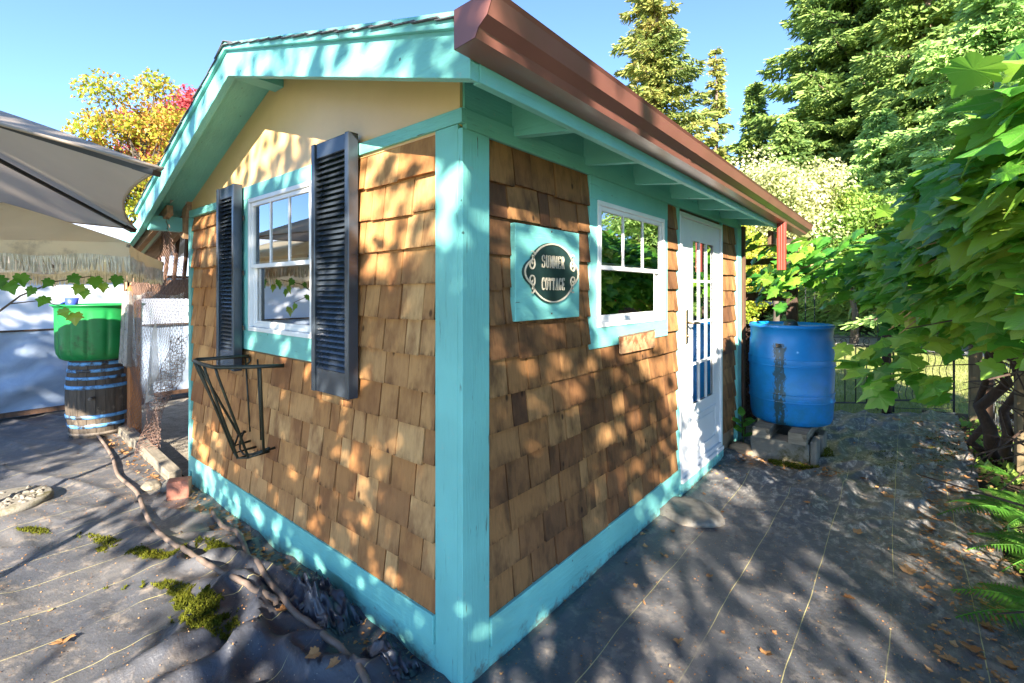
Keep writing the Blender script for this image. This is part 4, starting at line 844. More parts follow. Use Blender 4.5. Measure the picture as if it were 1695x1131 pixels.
bd = thing('blue_drum', (bx, by, .287), 'large blue plastic rain barrel with a green algae streak standing on blocks', 'rain barrel')
MB().lathe([(0, 0), (.30, 0), (.325, .015), (.338, .06), (.345, .20), (.350, .215), (.350, .285), (.345, .30), (.352, .45), (.352, .52), (.358, .535), (.358, .60), (.352, .615), (.347, .75), (.338, .80), (.342, .815), (.342, .87), (.352, .875), (.352, .90), (.335, .905), (.325, .885), (0, .885)], (bx, by, .287), 72).build('drum_body', mDrum, bd)
MB().tube([(bx-.035, by-.345, 1.01), (bx-.04, by-.375, 1.01)], .016, 10).tube([(bx-.04, by-.37, 1.012), (bx-.043, by-.385, 1.0)], [.011, .011], 8).build('spout', mRustHoop, bd)
MB().lathe([(0, .06), (.03, .055), (.055, .035), (.065, .0)], (bx+.0, by+.0, 1.172), 20).build('bung_cap', mShutTrim, bd)
for z in (.215, .285, .535, .60): MB().lathe([(.353+.005*(z > .5), z-.006), (.357+.005*(z > .5), z), (.353+.005*(z > .5), z+.006)], (bx, by, .287), 60).build('rib_ring', mDrum, bd)

# ------------------------------------------------------------ end frame beyond the cottage
fr = thing('arbour_frame', (.1, 4.7, 0), 'dark timber frame and rails under the far eave behind the blue drum', 'timber frame')
MB().bar((.36, 4.55, 0), (.36, 4.55, 2.05), .10, .10).build('post', mDarkPost, fr, .004)
for z, h in ((1.83, .07), (1.44, .10), (.35, .09)): MB().bar((-2.6, 4.62, z), (.34, 4.62, z), .04, h).build('rail', mBrown, fr, .003)
MB().bar((.02, 3.92, 0), (.02, 3.92, 2.15), .05, .06).build('post', mBrown, fr); MB().bar((.28, 3.9, 2.02), (.28, 5.0, 2.02), .05, .13).build('beam', mBrown, fr)
m = MB()
for i in range(54):
    for j in range(40):
        if (i+j) % 2: continue
        x, z = -1.5+i*.029, .02+j*.026; m.tube([(x, 4.58, z), (x+.029, 4.58, z+.026), (x+.058, 4.58, z)], .0022, 3, False, False)
m.build('wire_panel', mMeshW, fr)
tagp(MB().box(-1.6, -.02, 4.7, 4.75, 0, 1.12).build('board_screen', mDarkPost), 'dark board panel behind the wire at the far end of the cottage', 'panel')
tagp(MB().lathe([(0, 0), (.03, 0), (.04, .05), (.03, .1), (0, .11)], (-.02, 4.0, 1.78), 14).tube([(-.02, 4.0, 1.88), (-.02, 3.98, 2.15)], .003, 4).build('hanging_lantern', mBlue2), 'small dark blue glass ornament hanging at the far corner of the cottage', 'ornament')

# ------------------------------------------------------------ iron fence, gate, posts
def L2(u, z=0, o=0):  # along the fence line, u metres from its left end
    d = Vector((.769, .639, 0)); nn = Vector((-.639, .769, 0)); return Vector((.172, 5.538, 0))+d*u+nn*o+Vector((0, 0, z))
fp = thing('iron_fence', L2(1.0), 'low black iron fence panel with scrolls right of the blue drum', 'fence')
for z in (.10, .81): MB().bar(L2(.15, z), L2(1.10, z), .012, .02).build('rail', mIron, fp)
for k in range(8): u = .15+k*.1357; MB().tube([L2(u, .10), L2(u, .81 if 0 < k < 7 else .86)], .0065, 6).build('bar', mIron, fp)
for k in range(6):
    u = .24+k*.145; sp = [(u+.045*math.cos(t)*(1-t/12)*(-1 if k % 2 else 1), .865+.045*math.sin(t)*(1-t/12)) for t in np.linspace(-1.57, 7, 26)]; MB().tube([L2(a, b) for a, b in sp], .004, 5).build('scroll', mIron, fp)
MB().bar(L2(.15, .92), L2(1.1, .92), .008, .008).build('rail', mIron, fp)
f2 = thing('iron_trellis', L2(.1), 'tall thin black iron trellis standing behind the blue drum', 'trellis')
for k in range(4): u = -.02+k*.115; MB().tube([L2(u, 0, .02), L2(u, 1.62, .02)], .006, 6).build('bar', mIron, f2)
MB().bar(L2(-.02, 1.60, .02), L2(1.15, 1.60, .02), .012, .012).build('rail', mIron, f2); MB().tube([L2(1.12, 0, .02), L2(1.12, 1.6, .02)], .006, 6).build('bar', mIron, f2)
gt = thing('iron_gate', L2(1.55), 'black iron gate with wavy bars between the dark post and timber posts', 'gate')
for u in (1.30, 2.06): MB().bar(L2(u, -.02), L2(u, .95), .022, .022).build('gate_stile', mIron, gt)
for z in (.13, .83): MB().bar(L2(1.30, z), L2(2.06, z), .012, .022).build('rail', mIron, gt)
MB().tube([L2(1.30+.76*t/12, .86+.14*math.sin(PI*t/12)) for t in range(13)], .007, 5).build('top_arch', mIron, gt)
for k in range(8):
    u = 1.385+k*.085; MB().tube([L2(u+.020*math.sin(z*22), z) for z in np.linspace(.13, .83, 26)], .0042, 5).build('wavy_bar', mIron, gt)
MB().tube([L2(1.30+.76*t/10, .02+.03*abs(t/10-.5)) for t in range(11)], .005, 5).build('lower_wire', mIron, gt)
p1 = thing('dark_post', L2(1.22, -.05, -.05), 'dark round timber post between the iron fence and the gate', 'post'); MB().tube([L2(1.20, -.05, -.02), L2(1.20, 1.9, -.02)], [.052, .047], 14).build('post_shaft', mDarkPost, p1)
ar = thing('vine_trellis', (2.0, 4.5, 0), 'weathered timber posts and wires carrying the grapevine along the path', 'trellis')
for (x, y, h, w, mm) in ((1.90, 6.25, 2.1, .11, mTreated), (2.03, 6.42, 2.0, .08, mBrown), (2.06, 4.42, 2.2, .14, mTreated), (2.16, 2.3, 2.2, .12, mTreated), (2.2, .4, 2.2, .12, mTreated)):
    MB().bar((x, y, -.06), (x, y, h), w, w).build('post', mm, ar, .005)
MB().bar((2.14, 0, 2.1), (1.95, 6.4, 2.05), .09, .09).build('top_rail', mTreated, ar, .004); MB().bar((2.16, 0, 1.2), (2.0, 6.4, 1.2), .03, .09).build('middle_rail', mBrown, ar)
for k in range(34): y = 3.0+k*.1; MB().tube([(2.12-.02*k/10, y, -.04), (2.12-.02*k/10, y, 1.15)], .002, 4).build('wire', mMeshG, ar)
for k in range(11): z = .05+k*.1; MB().tube([(2.13, 3.0, z), (2.05, 6.3, z)], .002, 4).build('wire', mMeshG, ar)

# ------------------------------------------------------------ grapevine
vn = thing('grapevine', (1.95, 4.4, 0), 'huge green grapevine spilling over the path from the timber trellis', 'grapevine')
tr_ = [(1.92, 4.75, -.05), (1.84, 4.72, .12), (1.90, 4.62, .30), (1.80, 4.7, .45), (1.93, 4.60, .7), (1.90, 4.5, 1.0), (2.0, 4.3, 1.4), (1.98, 3.9, 1.9)]
for k, (dx, dy, r) in enumerate(((0, 0, .06), (.10, -.12, .045), (-.05, .1, .035), (.16, .06, .03))):
    MB().tube([(x+dx+.05*math.sin(i*2.1+k), y+dy+.05*math.cos(i*1.7+k), z) for i, (x, y, z) in enumerate(tr_)], [r*(1-.08*i) for i in range(8)], 9).build('trunk', mDarkPost, vn)
def env(n):
    """points on the hanging face of the vine: y along the path, a bulging profile in x and z"""
    y = rng.uniform(.2, 5.4, n)**1.0; t = rng.uniform(0, 1, n)       # t: 0 bottom hem .. 1 top
    xi = np.interp(y, [0, 1.2, 2.5, 4.0, 4.8, 5.4], [1.60, 1.46, 1.30, 1.02, .95, 1.15]); zt = np.interp(y, [0, 1, 2.5, 3.6, 5.4], [2.45, 2.48, 2.42, 2.26, 2.02]); zb = np.interp(y, [0, 1.2, 2.2, 3.0, 3.9, 5.4], [1.50, 1.46, 1.34, 1.20, 1.33, 1.45])
    wv = .10*np.sin(y*5.1)+.06*np.sin(y*11.3+2); z = zb+wv*(t < .5)+(zt-zb)*t
    x = xi+(.62)*np.abs(t-.38)**1.7*2.2+.05*np.sin(y*7+z*9)
    return np.stack([x, y, z], 1), t
mats = [(bpy.data.meshes.new('leaf')) for _ in range(6)]
for i, me in enumerate(mats):
    V = LOB.copy(); V[:, 2] += .07*np.sin(V[:, 0]*(4+i)+i)+(-.22, .05, -.1, .15, -.3, 0)[i]*V[:, 1]**2+(.25, -.2, .1, .3, -.25, 0)[i]*V[:, 0]**2; V[:, 0] *= (1, 1.12, .9, 1.05, .85, 1.2)[i]; V[:, 0] += (.0, .12, -.1, .06, .0, -.08)[i]*V[:, 1]**2
    me.from_pydata(V.tolist(), [], LOBF); me.materials.append(lVineBig); me.polygons.foreach_set('use_smooth', [True]*len(LOBF)); me.update()
def vine_frame(P, t):
    n = len(P); Y = np.stack([-.55-.25*rng.random(n), -.25+.35*rng.normal(size=n), -.12-.45*(1-t)+.22*rng.normal(size=n)], 1)
    Z = np.stack([-.25+.38*rng.normal(size=n), -.35+.38*rng.normal(size=n), 1.0*np.ones(n)], 1); Y = Y+rng.normal(size=Y.shape)*.25; return Y, Z
n = 300; P, t = env(900); camP = np.array([1.296, -1.263, 1.5]); dist = np.linalg.norm(P-camP, axis=1); P, t, dist = P[(P[:, 1] > .55)], t[(P[:, 1] > .55)], dist[(P[:, 1] > .55)]
o_ = np.argsort(dist*rng.uniform(.75, 1.25, len(dist)))[:n]; P, t = P[o_], t[o_]; Y, Z = vine_frame(P, t)
for i in range(n):
    y = Vector(Y[i]).normalized(); x = y.cross(Vector(Z[i])).normalized(); z = x.cross(y); s = random.uniform(.085, .175)
    o = bpy.data.objects.new('leaf', mats[i % 6]); C.objects.link(o); o.parent = vn
    o.matrix_local = Matrix.Translation(Vector(P[i])-vn.location) @ Matrix((x, y, z)).transposed().to_4x4() @ Matrix.Scale(s, 4)
P, t = env(3900); P = P[:, :]; P += np.abs(rng.normal(size=(len(P), 1)))*np.array([[.16, 0, 0]])+rng.normal(size=P.shape)*.05; k_ = P[:, 1] > .5; P, t = P[k_], t[k_]; Y, Z = vine_frame(P, t)
leaves('leaf_mass', LOB, LOBF, P, Y, Z, rng.uniform(.07, .15, len(P)), lVine, vn, kind='stuff')
def cluster(c, s, n, size, seed=0):
    P = np.array(c)+rng.normal(size=(n, 3))*np.array(s); t = np.full(n, .4); Y, Z = vine_frame(P, t); return P, Y, Z, rng.uniform(size*.7, size*1.2, n)
Q = [cluster((.62, 4.25, 1.82), (.30, .25, .13), 130, .13), cluster((.75, 4.6, 1.62), (.30, .3, .13), 130, .13), cluster((.30, 4.1, 1.62), (.12, .15, .10), 26, .13), cluster((.12, 4.15, 2.0), (.10, .1, .06), 10, .11), cluster((.05, 4.5, 1.60), (.15, .1, .15), 30, .12),
     cluster((1.28, 2.55, .98), (.10, .16, .06), 16, .17), cluster((1.22, 3.0, 1.05), (.14, .25, .08), 34, .15)]
leaves('leaf_mass', LOB, LOBF, *[np.concatenate([q[i] for q in Q]) for i in range(4)], lVine, vn, kind='stuff')
for k in range(26):
    y0 = random.uniform(1.6, 5.0); a = Vector((1.98, y0, random.uniform(1.2, 1.8))); P0, _ = env(1); b = Vector((float(np.interp(y0, [0, 2.5, 5], [1.5, 1.3, 1.0])), y0-.3*random.random(), random.uniform(1.1, 1.85)))
    mid = a.lerp(b, .5)+Vector((0, random.uniform(-.2, .2), .15)); MB().tube([a, a.lerp(mid, .6), mid, mid.lerp(b, .6), b], [.011, .009, .007, .005, .003], 6).build('cane', mCane, vn)
for a, b in (((1.78, .95, 1.05), (1.62, 1.0, 1.95)), ((2.1, 1.3, .6), (1.66, 1.02, 1.5)), ((.36, 4.3, 1.7), (1.2, 4.6, 1.9)), ((-.1, 4.1, 1.9), (.5, 4.2, 2.0))):
    a, b = Vector(a), Vector(b); MB().tube([a, a.lerp(b, .4)+Vector((.03, .02, .03)), a.lerp(b, .7)-Vector((.02, 0, .02)), b], [.011, .009, .008, .004], 7).build('cane', mCane, vn)
# dark inner thicket of dead twigs
tw = MB()
for k in range(420):
    p = Vector((random.uniform(1.9, 2.45), random.uniform(1.2, 6.2), random.uniform(.05, 2.0))); d = Vector((random.gauss(0, .5), random.gauss(0, .6), random.gauss(0, .6)))*.5
    tw.tube([p, p+d*.5+Vector((random.gauss(0, .05), random.gauss(0, .05), 0)), p+d], [.008, .006, .003], 4, False, False)
tw.build('dead_twigs', mDarkPost, vn, kind='stuff')
P = np.stack([rng.uniform(2.0, 3.2, 3200), rng.uniform(.4, 6.6, 3200), rng.uniform(1.15, 2.25, 3200)], 1)
leaves('inner_leaves', LOB, LOBF, P, G3(3200)+(0, 0, -.5), G3(3200)+(0, 0, .6), rng.uniform(.09, .16, 3200), lVine, vn, kind='stuff')
tagp(rock('grape_cluster', (.83, 4.45, 1.72), .05, mDarkBar, None, None, (.7, .7, 1.2)), 'small dark grape cluster among the vine leaves near the drainpipe', 'grapes')
tagp(MB().add([(1.32, 3.9, 1.36), (1.45, 3.85, 1.30), (1.50, 3.9, 1.40), (1.42, 4.0, 1.46)], [(0, 1, 2, 3)], True).build('red_leaf', mRed), 'single bright red leaf hanging under the grapevine', 'leaf')

# branch at the left edge
bs = thing('leafy_branch', (-3.2, -1.2, 1.5), 'thin branch with green leaves in front of the white sheeting at the left edge', 'branch')
MB().tube([(-3.35, -1.45, .7), (-3.0, -1.05, 1.36), (-2.95, -.95, 1.47), (-2.9, -.80, 1.56), (-2.92, -.62, 1.60)], [.012, .007, .006, .004, .003], 6).build('stem', mBarkG, bs)
MB().tube([(-2.97, -1.0, 1.42), (-2.96, -.86, 1.44), (-2.95, -.74, 1.39)], [.004, .003, .002], 5).build('stem', mBarkG, bs)
for i, c in enumerate([(-2.93, -1.0, 1.55), (-2.9, -.90, 1.52), (-2.9, -.84, 1.46), (-2.9, -.82, 1.57), (-2.9, -.72, 1.60), (-2.9, -.68, 1.54), (-2.9, -.66, 1.51), (-2.92, -.60, 1.59), (-2.92, -.56, 1.55), (-2.93, -.76, 1.38), (-2.93, -.70, 1.35), (-2.95, -1.06, 1.58), (-2.93, -.95, 1.60), (-2.92, -.48, 1.6)]):
    leaves('leaf', LOB, LOBF, np.array([c]), np.array([[random.uniform(-.2, .5), random.uniform(-.6, .6), -.8]]), np.array([[.9, -.5, .3+random.uniform(-.3, .3)]]), np.array([random.uniform(.055, .095)]), lVine, bs)

# ------------------------------------------------------------ greenhouse wall at the left
gh = thing('greenhouse', (-7.4, 1.5, 0), 'long low greenhouse covered in white and cloudy plastic sheeting', 'greenhouse')
def wrinkled(x, y0, y1, z0, z1, amp, mat, name, ny_=120, nz_=24):
    V = [(x+amp*(noise.noise(Vector((y*1.1+z*1.3, z*2.4-y*.8, 2)))+.5*noise.noise(Vector((y*3+z*3, z*6-y*2, 5)))), y, z) for y in np.linspace(y0, y1, ny_) for z in np.linspace(z0, z1, nz_)]
    F = [(i*nz_+j, (i+1)*nz_+j, (i+1)*nz_+j+1, i*nz_+j+1) for i in range(ny_-1) for j in range(nz_-1)]; return MB().add(V, F, True).build(name, mat, gh)
wrinkled(-6.75, -4.5, 5.5, .02, 1.02, .12, mFilm2, 'lower_sheet'); MB().box(-7.0, -6.95, -4.5, 5.5, 0, 1.02).build('inner_wall', mScreen, gh)
wrinkled(-6.78, -4.5, 5.5, 1.04, 1.70, .02, mPolyW, 'upper_sheet')
MB().bar((-6.74, -4.5, 1.03), (-6.74, 5.5, 1.03), .03, .022).build('seam_batten', mDarkPost, gh); MB().bar((-6.72, -4.5, .06), (-6.72, 5.5, .06), .06, .05).build('bottom_rail', mBrown, gh)
MB().bar((-6.70, -4.5, 1.70), (-6.70, 5.5, 1.70), .05, .035).build('eave_rail', mBrown, gh)
MB().hexa([(-6.60, -4.6, 1.72), (-6.60, 5.6, 1.72), (-9.2, 5.6, 2.65), (-9.2, -4.6, 2.65), (-6.60, -4.6, 1.75), (-6.60, 5.6, 1.75), (-9.2, 5.6, 2.68), (-9.2, -4.6, 2.68)]).build('roof', mHRoof, gh)
for k, (y0, z0) in enumerate(((-.9, .07), (-.55, .05))): hp = [(-6.3-.3*k, -2.2, .03), (-6.25-.1*k, -1.2, .035), (-6.2, y0, .03), (-6.1, -.3, .03)]
sqp = thing('squash_plant', (-3.3, .25, 0), 'large leaved green plant in the gravel against the cottage corner', 'plant')
for i, (a, l, z) in enumerate(((2.2, .34, .10), (1.4, .30, .02), (3.3, .26, .06), (.6, .22, .12), (4.1, .2, .04), (2.8, .3, .2))):
    P = np.array([[-3.18, .16+.05*i, .06+z]]); leaves('leaf', np.array([(0, 0, 0), (.16, .2, .05), (.2, .5, .03), (.1, .85, -.08), (0, 1, -.15), (-.1, .85, -.08), (-.2, .5, .03), (-.16, .2, .05)]), [(0, 1, 2, 3, 4, 5, 6, 7)], P, np.array([[-.3+.3*math.cos(a), .2*math.sin(a), .9]]), np.array([[.5, -1, .2]]), np.array([l]), lFern, sqp)

# ------------------------------------------------------------ ferns, moss, weeds, litter
def fern(x, y, z, label, dirs, L, g='ferns beside the path'):
    t = thing('fern', (x, y, z), label, 'fern', g)
    for a in dirs:
        k = 34; l = L*random.uniform(.8, 1.1); P = []; Y = []; S = []; d = Vector((math.cos(a), math.sin(a), 0)); sd = Vector((-d.y, d.x, 0)); st = []
        for i in range(k):
            q = i/(k-1); c = Vector((x, y, z))+d*l*q+Vector((0, 0, l*(.55*q-.62*q*q))); st.append(c)
            if i > 4:
                for s in (1, -1): P.append(tuple(c)); Y.append(tuple(sd*s+d*.35-Vector((0, 0, .15)))); S.append(l*max(.05, .30*math.sin(PI*(.12+.86*q))**.8*(1-q*.55)))
        MB().tube(st, [.003]*k, 4).build('stalk', lFern, t)
        PT = np.array([(0, 0, 0)]+[(.09*((-1)**i*0+1)*(1-j/10)*(1 if i % 2 else .55), .08+j*.09+.03*(i % 2), 0) for j in range(10) for i in (0, 1)]+[(0, 1, -.05)]+[(-.09*(1-j/10)*(1 if i % 2 else .55), .08+j*.09+.03*(i % 2), 0) for j in range(9, -1, -1) for i in (1, 0)])
        leaves('frond_leaflets', PT, [tuple(range(len(PT)))], np.array(P), np.array(Y), np.tile([[0, 0, 1.]], (len(P), 1))+np.array(d)*-.1, np.array(S), lFern, t)
fern(1.95, 3.25, .02, 'green fern arching over the right path edge below the tall timber post', (2.5, 3.0, 3.6, 2.0, 4.2), .55)
fern(2.0, 2.65, .02, 'green fern low at the right edge in the middle', (2.9, 3.4, 2.4, 3.9), .45)
fern(1.95, 1.95, .0, 'long low fern frond with brown leaves at the bottom right edge', (3.1, 2.7, 3.6), .58)
fern(1.95, 4.3, .0, 'small shaded fern beneath the gnarled vine trunk', (2.6, 3.2, 4.0), .35)
def moss(cx_, cy_, rx, ry, a, n, h, label):
    t = rng.uniform(0, 2*PI, n); r = np.sqrt(rng.random(n)); u, v = rx*r*np.cos(t), ry*r*np.sin(t); x = cx_+u*math.cos(a)-v*math.sin(a); y = cy_+u*math.sin(a)+v*math.cos(a)
    k = np.array([noise.noise(Vector((p*5, q*7, 4)))+.6*noise.noise(Vector((p*22, q*22, 4)))+.3*noise.noise(Vector((p*70, q*70, 1))) > -.10+.55*(rr**2) for p, q, rr in zip(x, y, r)]); x, y, r = x[k], y[k], r[k]
    z = np.array([gz(p, q) for p, q in zip(x, y)])+h*(1-r**2)*.75*rng.random(len(x)); P = np.stack([x, y, z], 1)
    tagp(leaves('moss_patch', BL*(3, 1, 1), BLF, P, G3(len(P))*.6+(0, 0, .8), G3(len(P)), rng.uniform(.008, .018, len(P)), lMoss), label, None, None, 'stuff')
moss(-1.20, -.50, .30, .13, .35, 16000, .032, 'thick green moss patch'); moss(-2.0, -.50, .38, .07, .5, 5000, .015, 'thin moss streaks'); moss(-1.75, -.27, .24, .06, .5, 4000, .02, 'moss'); moss(-1.6, -.60, .26, .05, .55, 3000, .015, 'moss'); moss(-2.6, -.75, .5, .05, .5, 3500, .012, 'moss'); moss(-1.05, -.98, .3, .06, .5, 1500, .01, 'moss')
moss(.55, 3.36, .32, .06, 0, 4000, .05, 'moss'); moss(.76, 3.75, .05, .3, 0, 2500, .12, 'moss'); moss(1.2, 3.9, .25, .7, .2, 1800, .008, 'moss'); moss(1.55, 4.8, .15, .8, 0, 1500, .01, 'moss')
wd = thing('weed', (.10, 3.62, 0), 'small broad leaved weed growing beside the drum blocks', 'weed')
for i in range(7): leaves('leaf', np.array([(0, 0, 0), (.22, .3, .04), (.2, .6, .02), (0, 1, -.1), (-.2, .6, .02), (-.22, .3, .04)]), [(0, 1, 2, 3, 4, 5)], np.array([[.10, 3.60, .12+.03*i]]), np.array([[math.cos(i*2.4), math.sin(i*2.4)*.8-.2, .5]]), np.array([[0, -.4, 1.]]), np.array([.15]), lFern, wd)
MB().tube([(.10, 3.62, 0), (.11, 3.61, .15), (.10, 3.60, .32)], .004, 5).build('stem', lFern, wd)
# weeds under the trellis
n = 1800; P = np.stack([rng.uniform(1.76, 2.6, n), rng.uniform(.5, 6.3, n), np.full(n, -.03)+rng.random(n)*.06], 1)
tagp(leaves('ground_cover', DIA, DIAF, P, G3(n)+(0, 0, .9), G3(n)+(0, 0, 1), rng.uniform(.03, .09, n), lShrub), None, None, None, 'stuff')
# fallen leaves
lfm = []
for i in range(4):
    me = bpy.data.meshes.new('fallen_leaf'); V = LOB.copy(); V[:, 2] = .12*np.abs(V[:, 0])*(2+i*.5)+.15*(V[:, 1]-.4)**2+.03*np.sin(V[:, 0]*12+i); me.from_pydata(V.tolist(), [], LOBF); me.materials.append(lDry); me.update(); lfm.append(me)
spots = [(-1.47, -.93, .075), (-1.02, -1.02, .06), (-.46, -.33, .05), (-.38, -.29, .05), (.07, .02, .05), (-.9, -.25, .045), (-.2, -.25, .03), (1.30, 2.0, .07), (1.34, 2.25, .05), (1.06, 2.35, .05), (1.10, 1.55, .06), (1.2, 3.1, .07), (1.05, 3.4, .06), (.75, 2.6, .05), (.35, 3.3, .07), (.55, .75, .04), (.62, .5, .035), (.5, 1.3, .035), (.85, .9, .05), (1.4, 2.7, .06), (1.55, 3.6, .07), (1.35, 4.6, .07), (1.2, 5.6, .08), (1.45, 5.0, .06), (1.0, 5.2, .05), (1.5, 1.5, .07), (1.56, 1.7, .07), (1.62, 1.9, .07), (1.45, 1.35, .06), (1.6, 1.45, .06), (-2.1, -.18, .06), (-2.35, -.16, .06), (-1.7, -.12, .05), (-2.5, -.22, .06), (-1.25, -.1, .05), (-3.3, -.2, .06), (-4.2, -.2, .07), (-4.6, -.25, .07)]
for i, (x, y, s) in enumerate(spots):
    o = bpy.data.objects.new('fallen_leaf', lfm[i % 4]); C.objects.link(o); o.location = (x, y, gz(x, y)+.006); o.rotation_euler = (random.uniform(-.3, .3), random.uniform(-.3, .3), random.uniform(0, 6.28)); o.scale = (s, s, s)
    own = {0: 'dry maple leaf lying left of the thickest moss patch', 1: 'small tan leaf near the bottom edge below the thickest moss patch', 2: 'larger pale leaf lying right of the crossing hoses', 3: 'smaller pale leaf beside the larger one right of the crossing hoses', 4: 'orange curled leaf at the foot of the turquoise corner post', 14: 'brown leaf lying in front of the mossy concrete block', 25: 'big curled leaf at the right edge below the long fern frond', 35: 'leaf lying against the timber edging beside the red brick'}
    tagp(o, own.get(i, 'dry curled brown leaf fallen on the dark ground cloth'), 'fallen leaf', 'fallen leaves on the ground cloth')
n = 2600
def scatter(n, x0, x1, y0, y1): return np.stack([rng.uniform(x0, x1, n), rng.uniform(y0, y1, n)], 1)
XY = np.concatenate([scatter(240, -7, 1.6, -1.4, 5.5), scatter(230, -3.0, -.2, -.14, -.04), scatter(60, -.1, .35, .05, 3.6)*1+0*1, scatter(900, 1.35, 1.8, 1.2, 6), scatter(260, -5.1, -2.8, -.25, -.03), scatter(160, .1, .9, 3.2, 3.5), scatter(700, 1.7, 2.8, .6, 6.2)])
XY = XY[~((XY[:, 0] < 0) & (XY[:, 1] > 0))]
P = np.array([(x, y, gz(x, y)+.004) for x, y in XY]); m_ = len(P)
leaves('leaf_litter', LOB*(1, 1, -1.5), LOBF, P, G3(m_)*(1, 1, .12), G3(m_)*.25+(0, 0, 1), rng.uniform(.006, .030, m_), lDry, kind='stuff')

n = 9000; XY = np.concatenate([scatter(3000, -4, 1.7, -1.3, .0), scatter(3500, .02, 1.75, 0, 3.4), scatter(1800, 1.2, 1.75, .8, 6), scatter(700, -3, 0, -.2, -.03)]); XY = XY[~((XY[:, 0] < 0) & (XY[:, 1] > 0))]
P = np.array([(x, y, gz(x, y)+.003) for x, y in XY]); leaves('crumb_litter', DIA, DIAF, P, G3(len(P))*(1, 1, .2), G3(len(P))*.5+(0, 0, 1), rng.uniform(.003, .011, len(P)), lDry, kind='stuff')
# ------------------------------------------------------------ distant buildings
hs = thing('white_house', D_ := (1.0, 29, 0), 'white house with pale roof behind the grapevine and trees', 'house')
BX('wall', mHouseW, hs, -1.6, 9, 26, 33, -.05, 3.3, bevel=0)
MB().prism([(25.6, 3.25), (29.5, 5.6), (33.4, 3.25)], lambda u, v, w: (-2+w, u, v), 11.5).build('roof', mHouseW, hs)
for x in (1.0, 3.2, 6): w_ = BX('window', mShutTrim, hs, x, x+1, 25.95, 25.999, 1.2, 2.3, bevel=0); MB().box(x-.06, x+1.06, 25.93, 25.948, 1.12, 1.18).build('sill', mHouseW, w_)
g2 = thing('white_garage', (-8.5, 31, 0), 'low white building far behind the far end of the cottage', 'garage')
BX('wall', mHouseW, g2, -13, -5.6, 29, 34, -.1, 2.2, bevel=0); MB().prism([(28.6, 2.15), (31.5, 3.4), (34.4, 2.15)], lambda u, v, w: (-13.3+w, u, v), 8.0).build('roof', mHRoof, g2); BX('door', mHRoof, g2, -9, -7, 28.95, 28.999, 0, 1.9, bevel=0)
g3 = thing('carport', (-2.6, 21, 0), 'blue grey roofed open shed behind the iron fence', 'shed')
MB().hexa([(-4.6, 19.3, .85), (-.9, 22.3, 1.0), (-2.2, 24.3, 1.5), (-5.9, 21.3, 1.4), (-4.6, 19.3, .91), (-.9, 22.3, 1.06), (-2.2, 24.3, 1.56), (-5.9, 21.3, 1.46)]).build('roof', mHRoof, g3)
MB().bar((-5.6, 21.2, .6), (-2.3, 24.0, .6), .1, 1.5).build('rear_wall', mBrown, g3)
for p in ((-4.5, 19.5), (-1.0, 22.3), (-2.7, 20.9)): MB().bar((*p, -.05), (*p, .92), .1, .1).build('post', mBrown, g3)
for k in range(3): tagp(MB().box(-4.0+k*1., -3.3+k*1., 20.8+k*.8, 21.3+k*.8, -.05, .22+.04*(k % 2)).build('crate', (mOrange, mRed, mBrown)[k]), ('orange wooden crate under the far open shed', 'red crate in the middle under the far open shed', 'brown crate at the right under the far open shed')[k], 'crate')

# ------------------------------------------------------------ trees
def conifer(name, label, x, y, h, r, mat, nb, seed, base=.12, spl=.34, droop=.35, gap=.0, group=None):
    rg = np.random.default_rng(seed); t = thing(name, (x, y, 0), label, 'tree', group)
    MB().tube([(x+.06*math.sin(i), y+.06*math.cos(i*2), h*i/10) for i in range(11)], [max(.03, .022*h*(1-i/10.3)) for i in range(11)], 9).build('trunk', mBark, t)
    P = []; Y = []; S = []; br = MB()
    for b in range(nb):
        q = base+(1-base)*(b+rg.random())/nb; z = h*q; L = r*((1-q)**.75*(.42+.75*rg.random()))+.15
        if rg.random() < gap: continue
        a = b*2.4+rg.normal()*.3; d = np.array([math.cos(a), math.sin(a), 0]); up = .25-droop*(1.2-q)
        kk = max(5, int(L*10)); pts = []
        for i in range(kk):
            u = (i+.5)/kk; c = np.array([x, y, z])+d*L*u+np.array([0, 0, L*(up*u-.28*u*u+.18*u**4)]); 
            if i % max(1, kk//4) == 0 or i == kk-1: pts.append(tuple(c))
            wdt = .42*L*(1-u*.72)*min(1, u*3)+.06; side = np.array([-d[1], d[0], 0])
            for j in range(15):
                s = rg.uniform(-1, 1); p = c+side*s*wdt+np.array([0, 0, -abs(s)*wdt*.28+rg.normal()*.06]); P.append(p)
                Y.append(d*.8+side*np.sign(s)*.8+np.array([0, 0, -.25-.35*rg.random()])+rg.normal(size=3)*.35); S.append(spl*.72*(.6+.7*rg.random()))
        if len(pts) > 1: br.tube(pts, [max(.012, .02*L*(1-i/len(pts))) for i in range(len(pts))], 4, False, False)
    br.build('branches', mBark, t); P, Y, S = map(np.array, (P, Y, S))
    leaves('crown', SPR, SPRF, P, Y, rg.normal(size=P.shape)*.9+(.3, -.5, .5), S, mat, t)
conifer('fir_tree', 'tall bronze tipped fir standing alone left of the tree group', -8.86, 22.8, 21.5, 4.4, lFirBrown, 190, 1, .1, .40, .3, .1)
conifer('fir_tree', 'small slender fir right of the tall lone fir', -7.95, 30, 16.8, 2.0, lFirBrown, 90, 2, .2, .42, .25, .15)
conifer('fir_tree', 'short pointed fir between the slender fir and the big dense firs', -5.56, 29.4, 13.8, 3.0, lFir, 130, 3, .1, .42)
conifer('fir_tree', 'biggest dense fir rising behind the white flowering tree', -.9, 28.4, 24, 6.6, lFir, 330, 4, .08, .46, .35, .1)
conifer('fir_tree', 'second big fir with visible pale trunk right of the biggest fir', 2.0, 25.3, 23, 5.2, lFir, 270, 5, .1, .42, .35, .15)
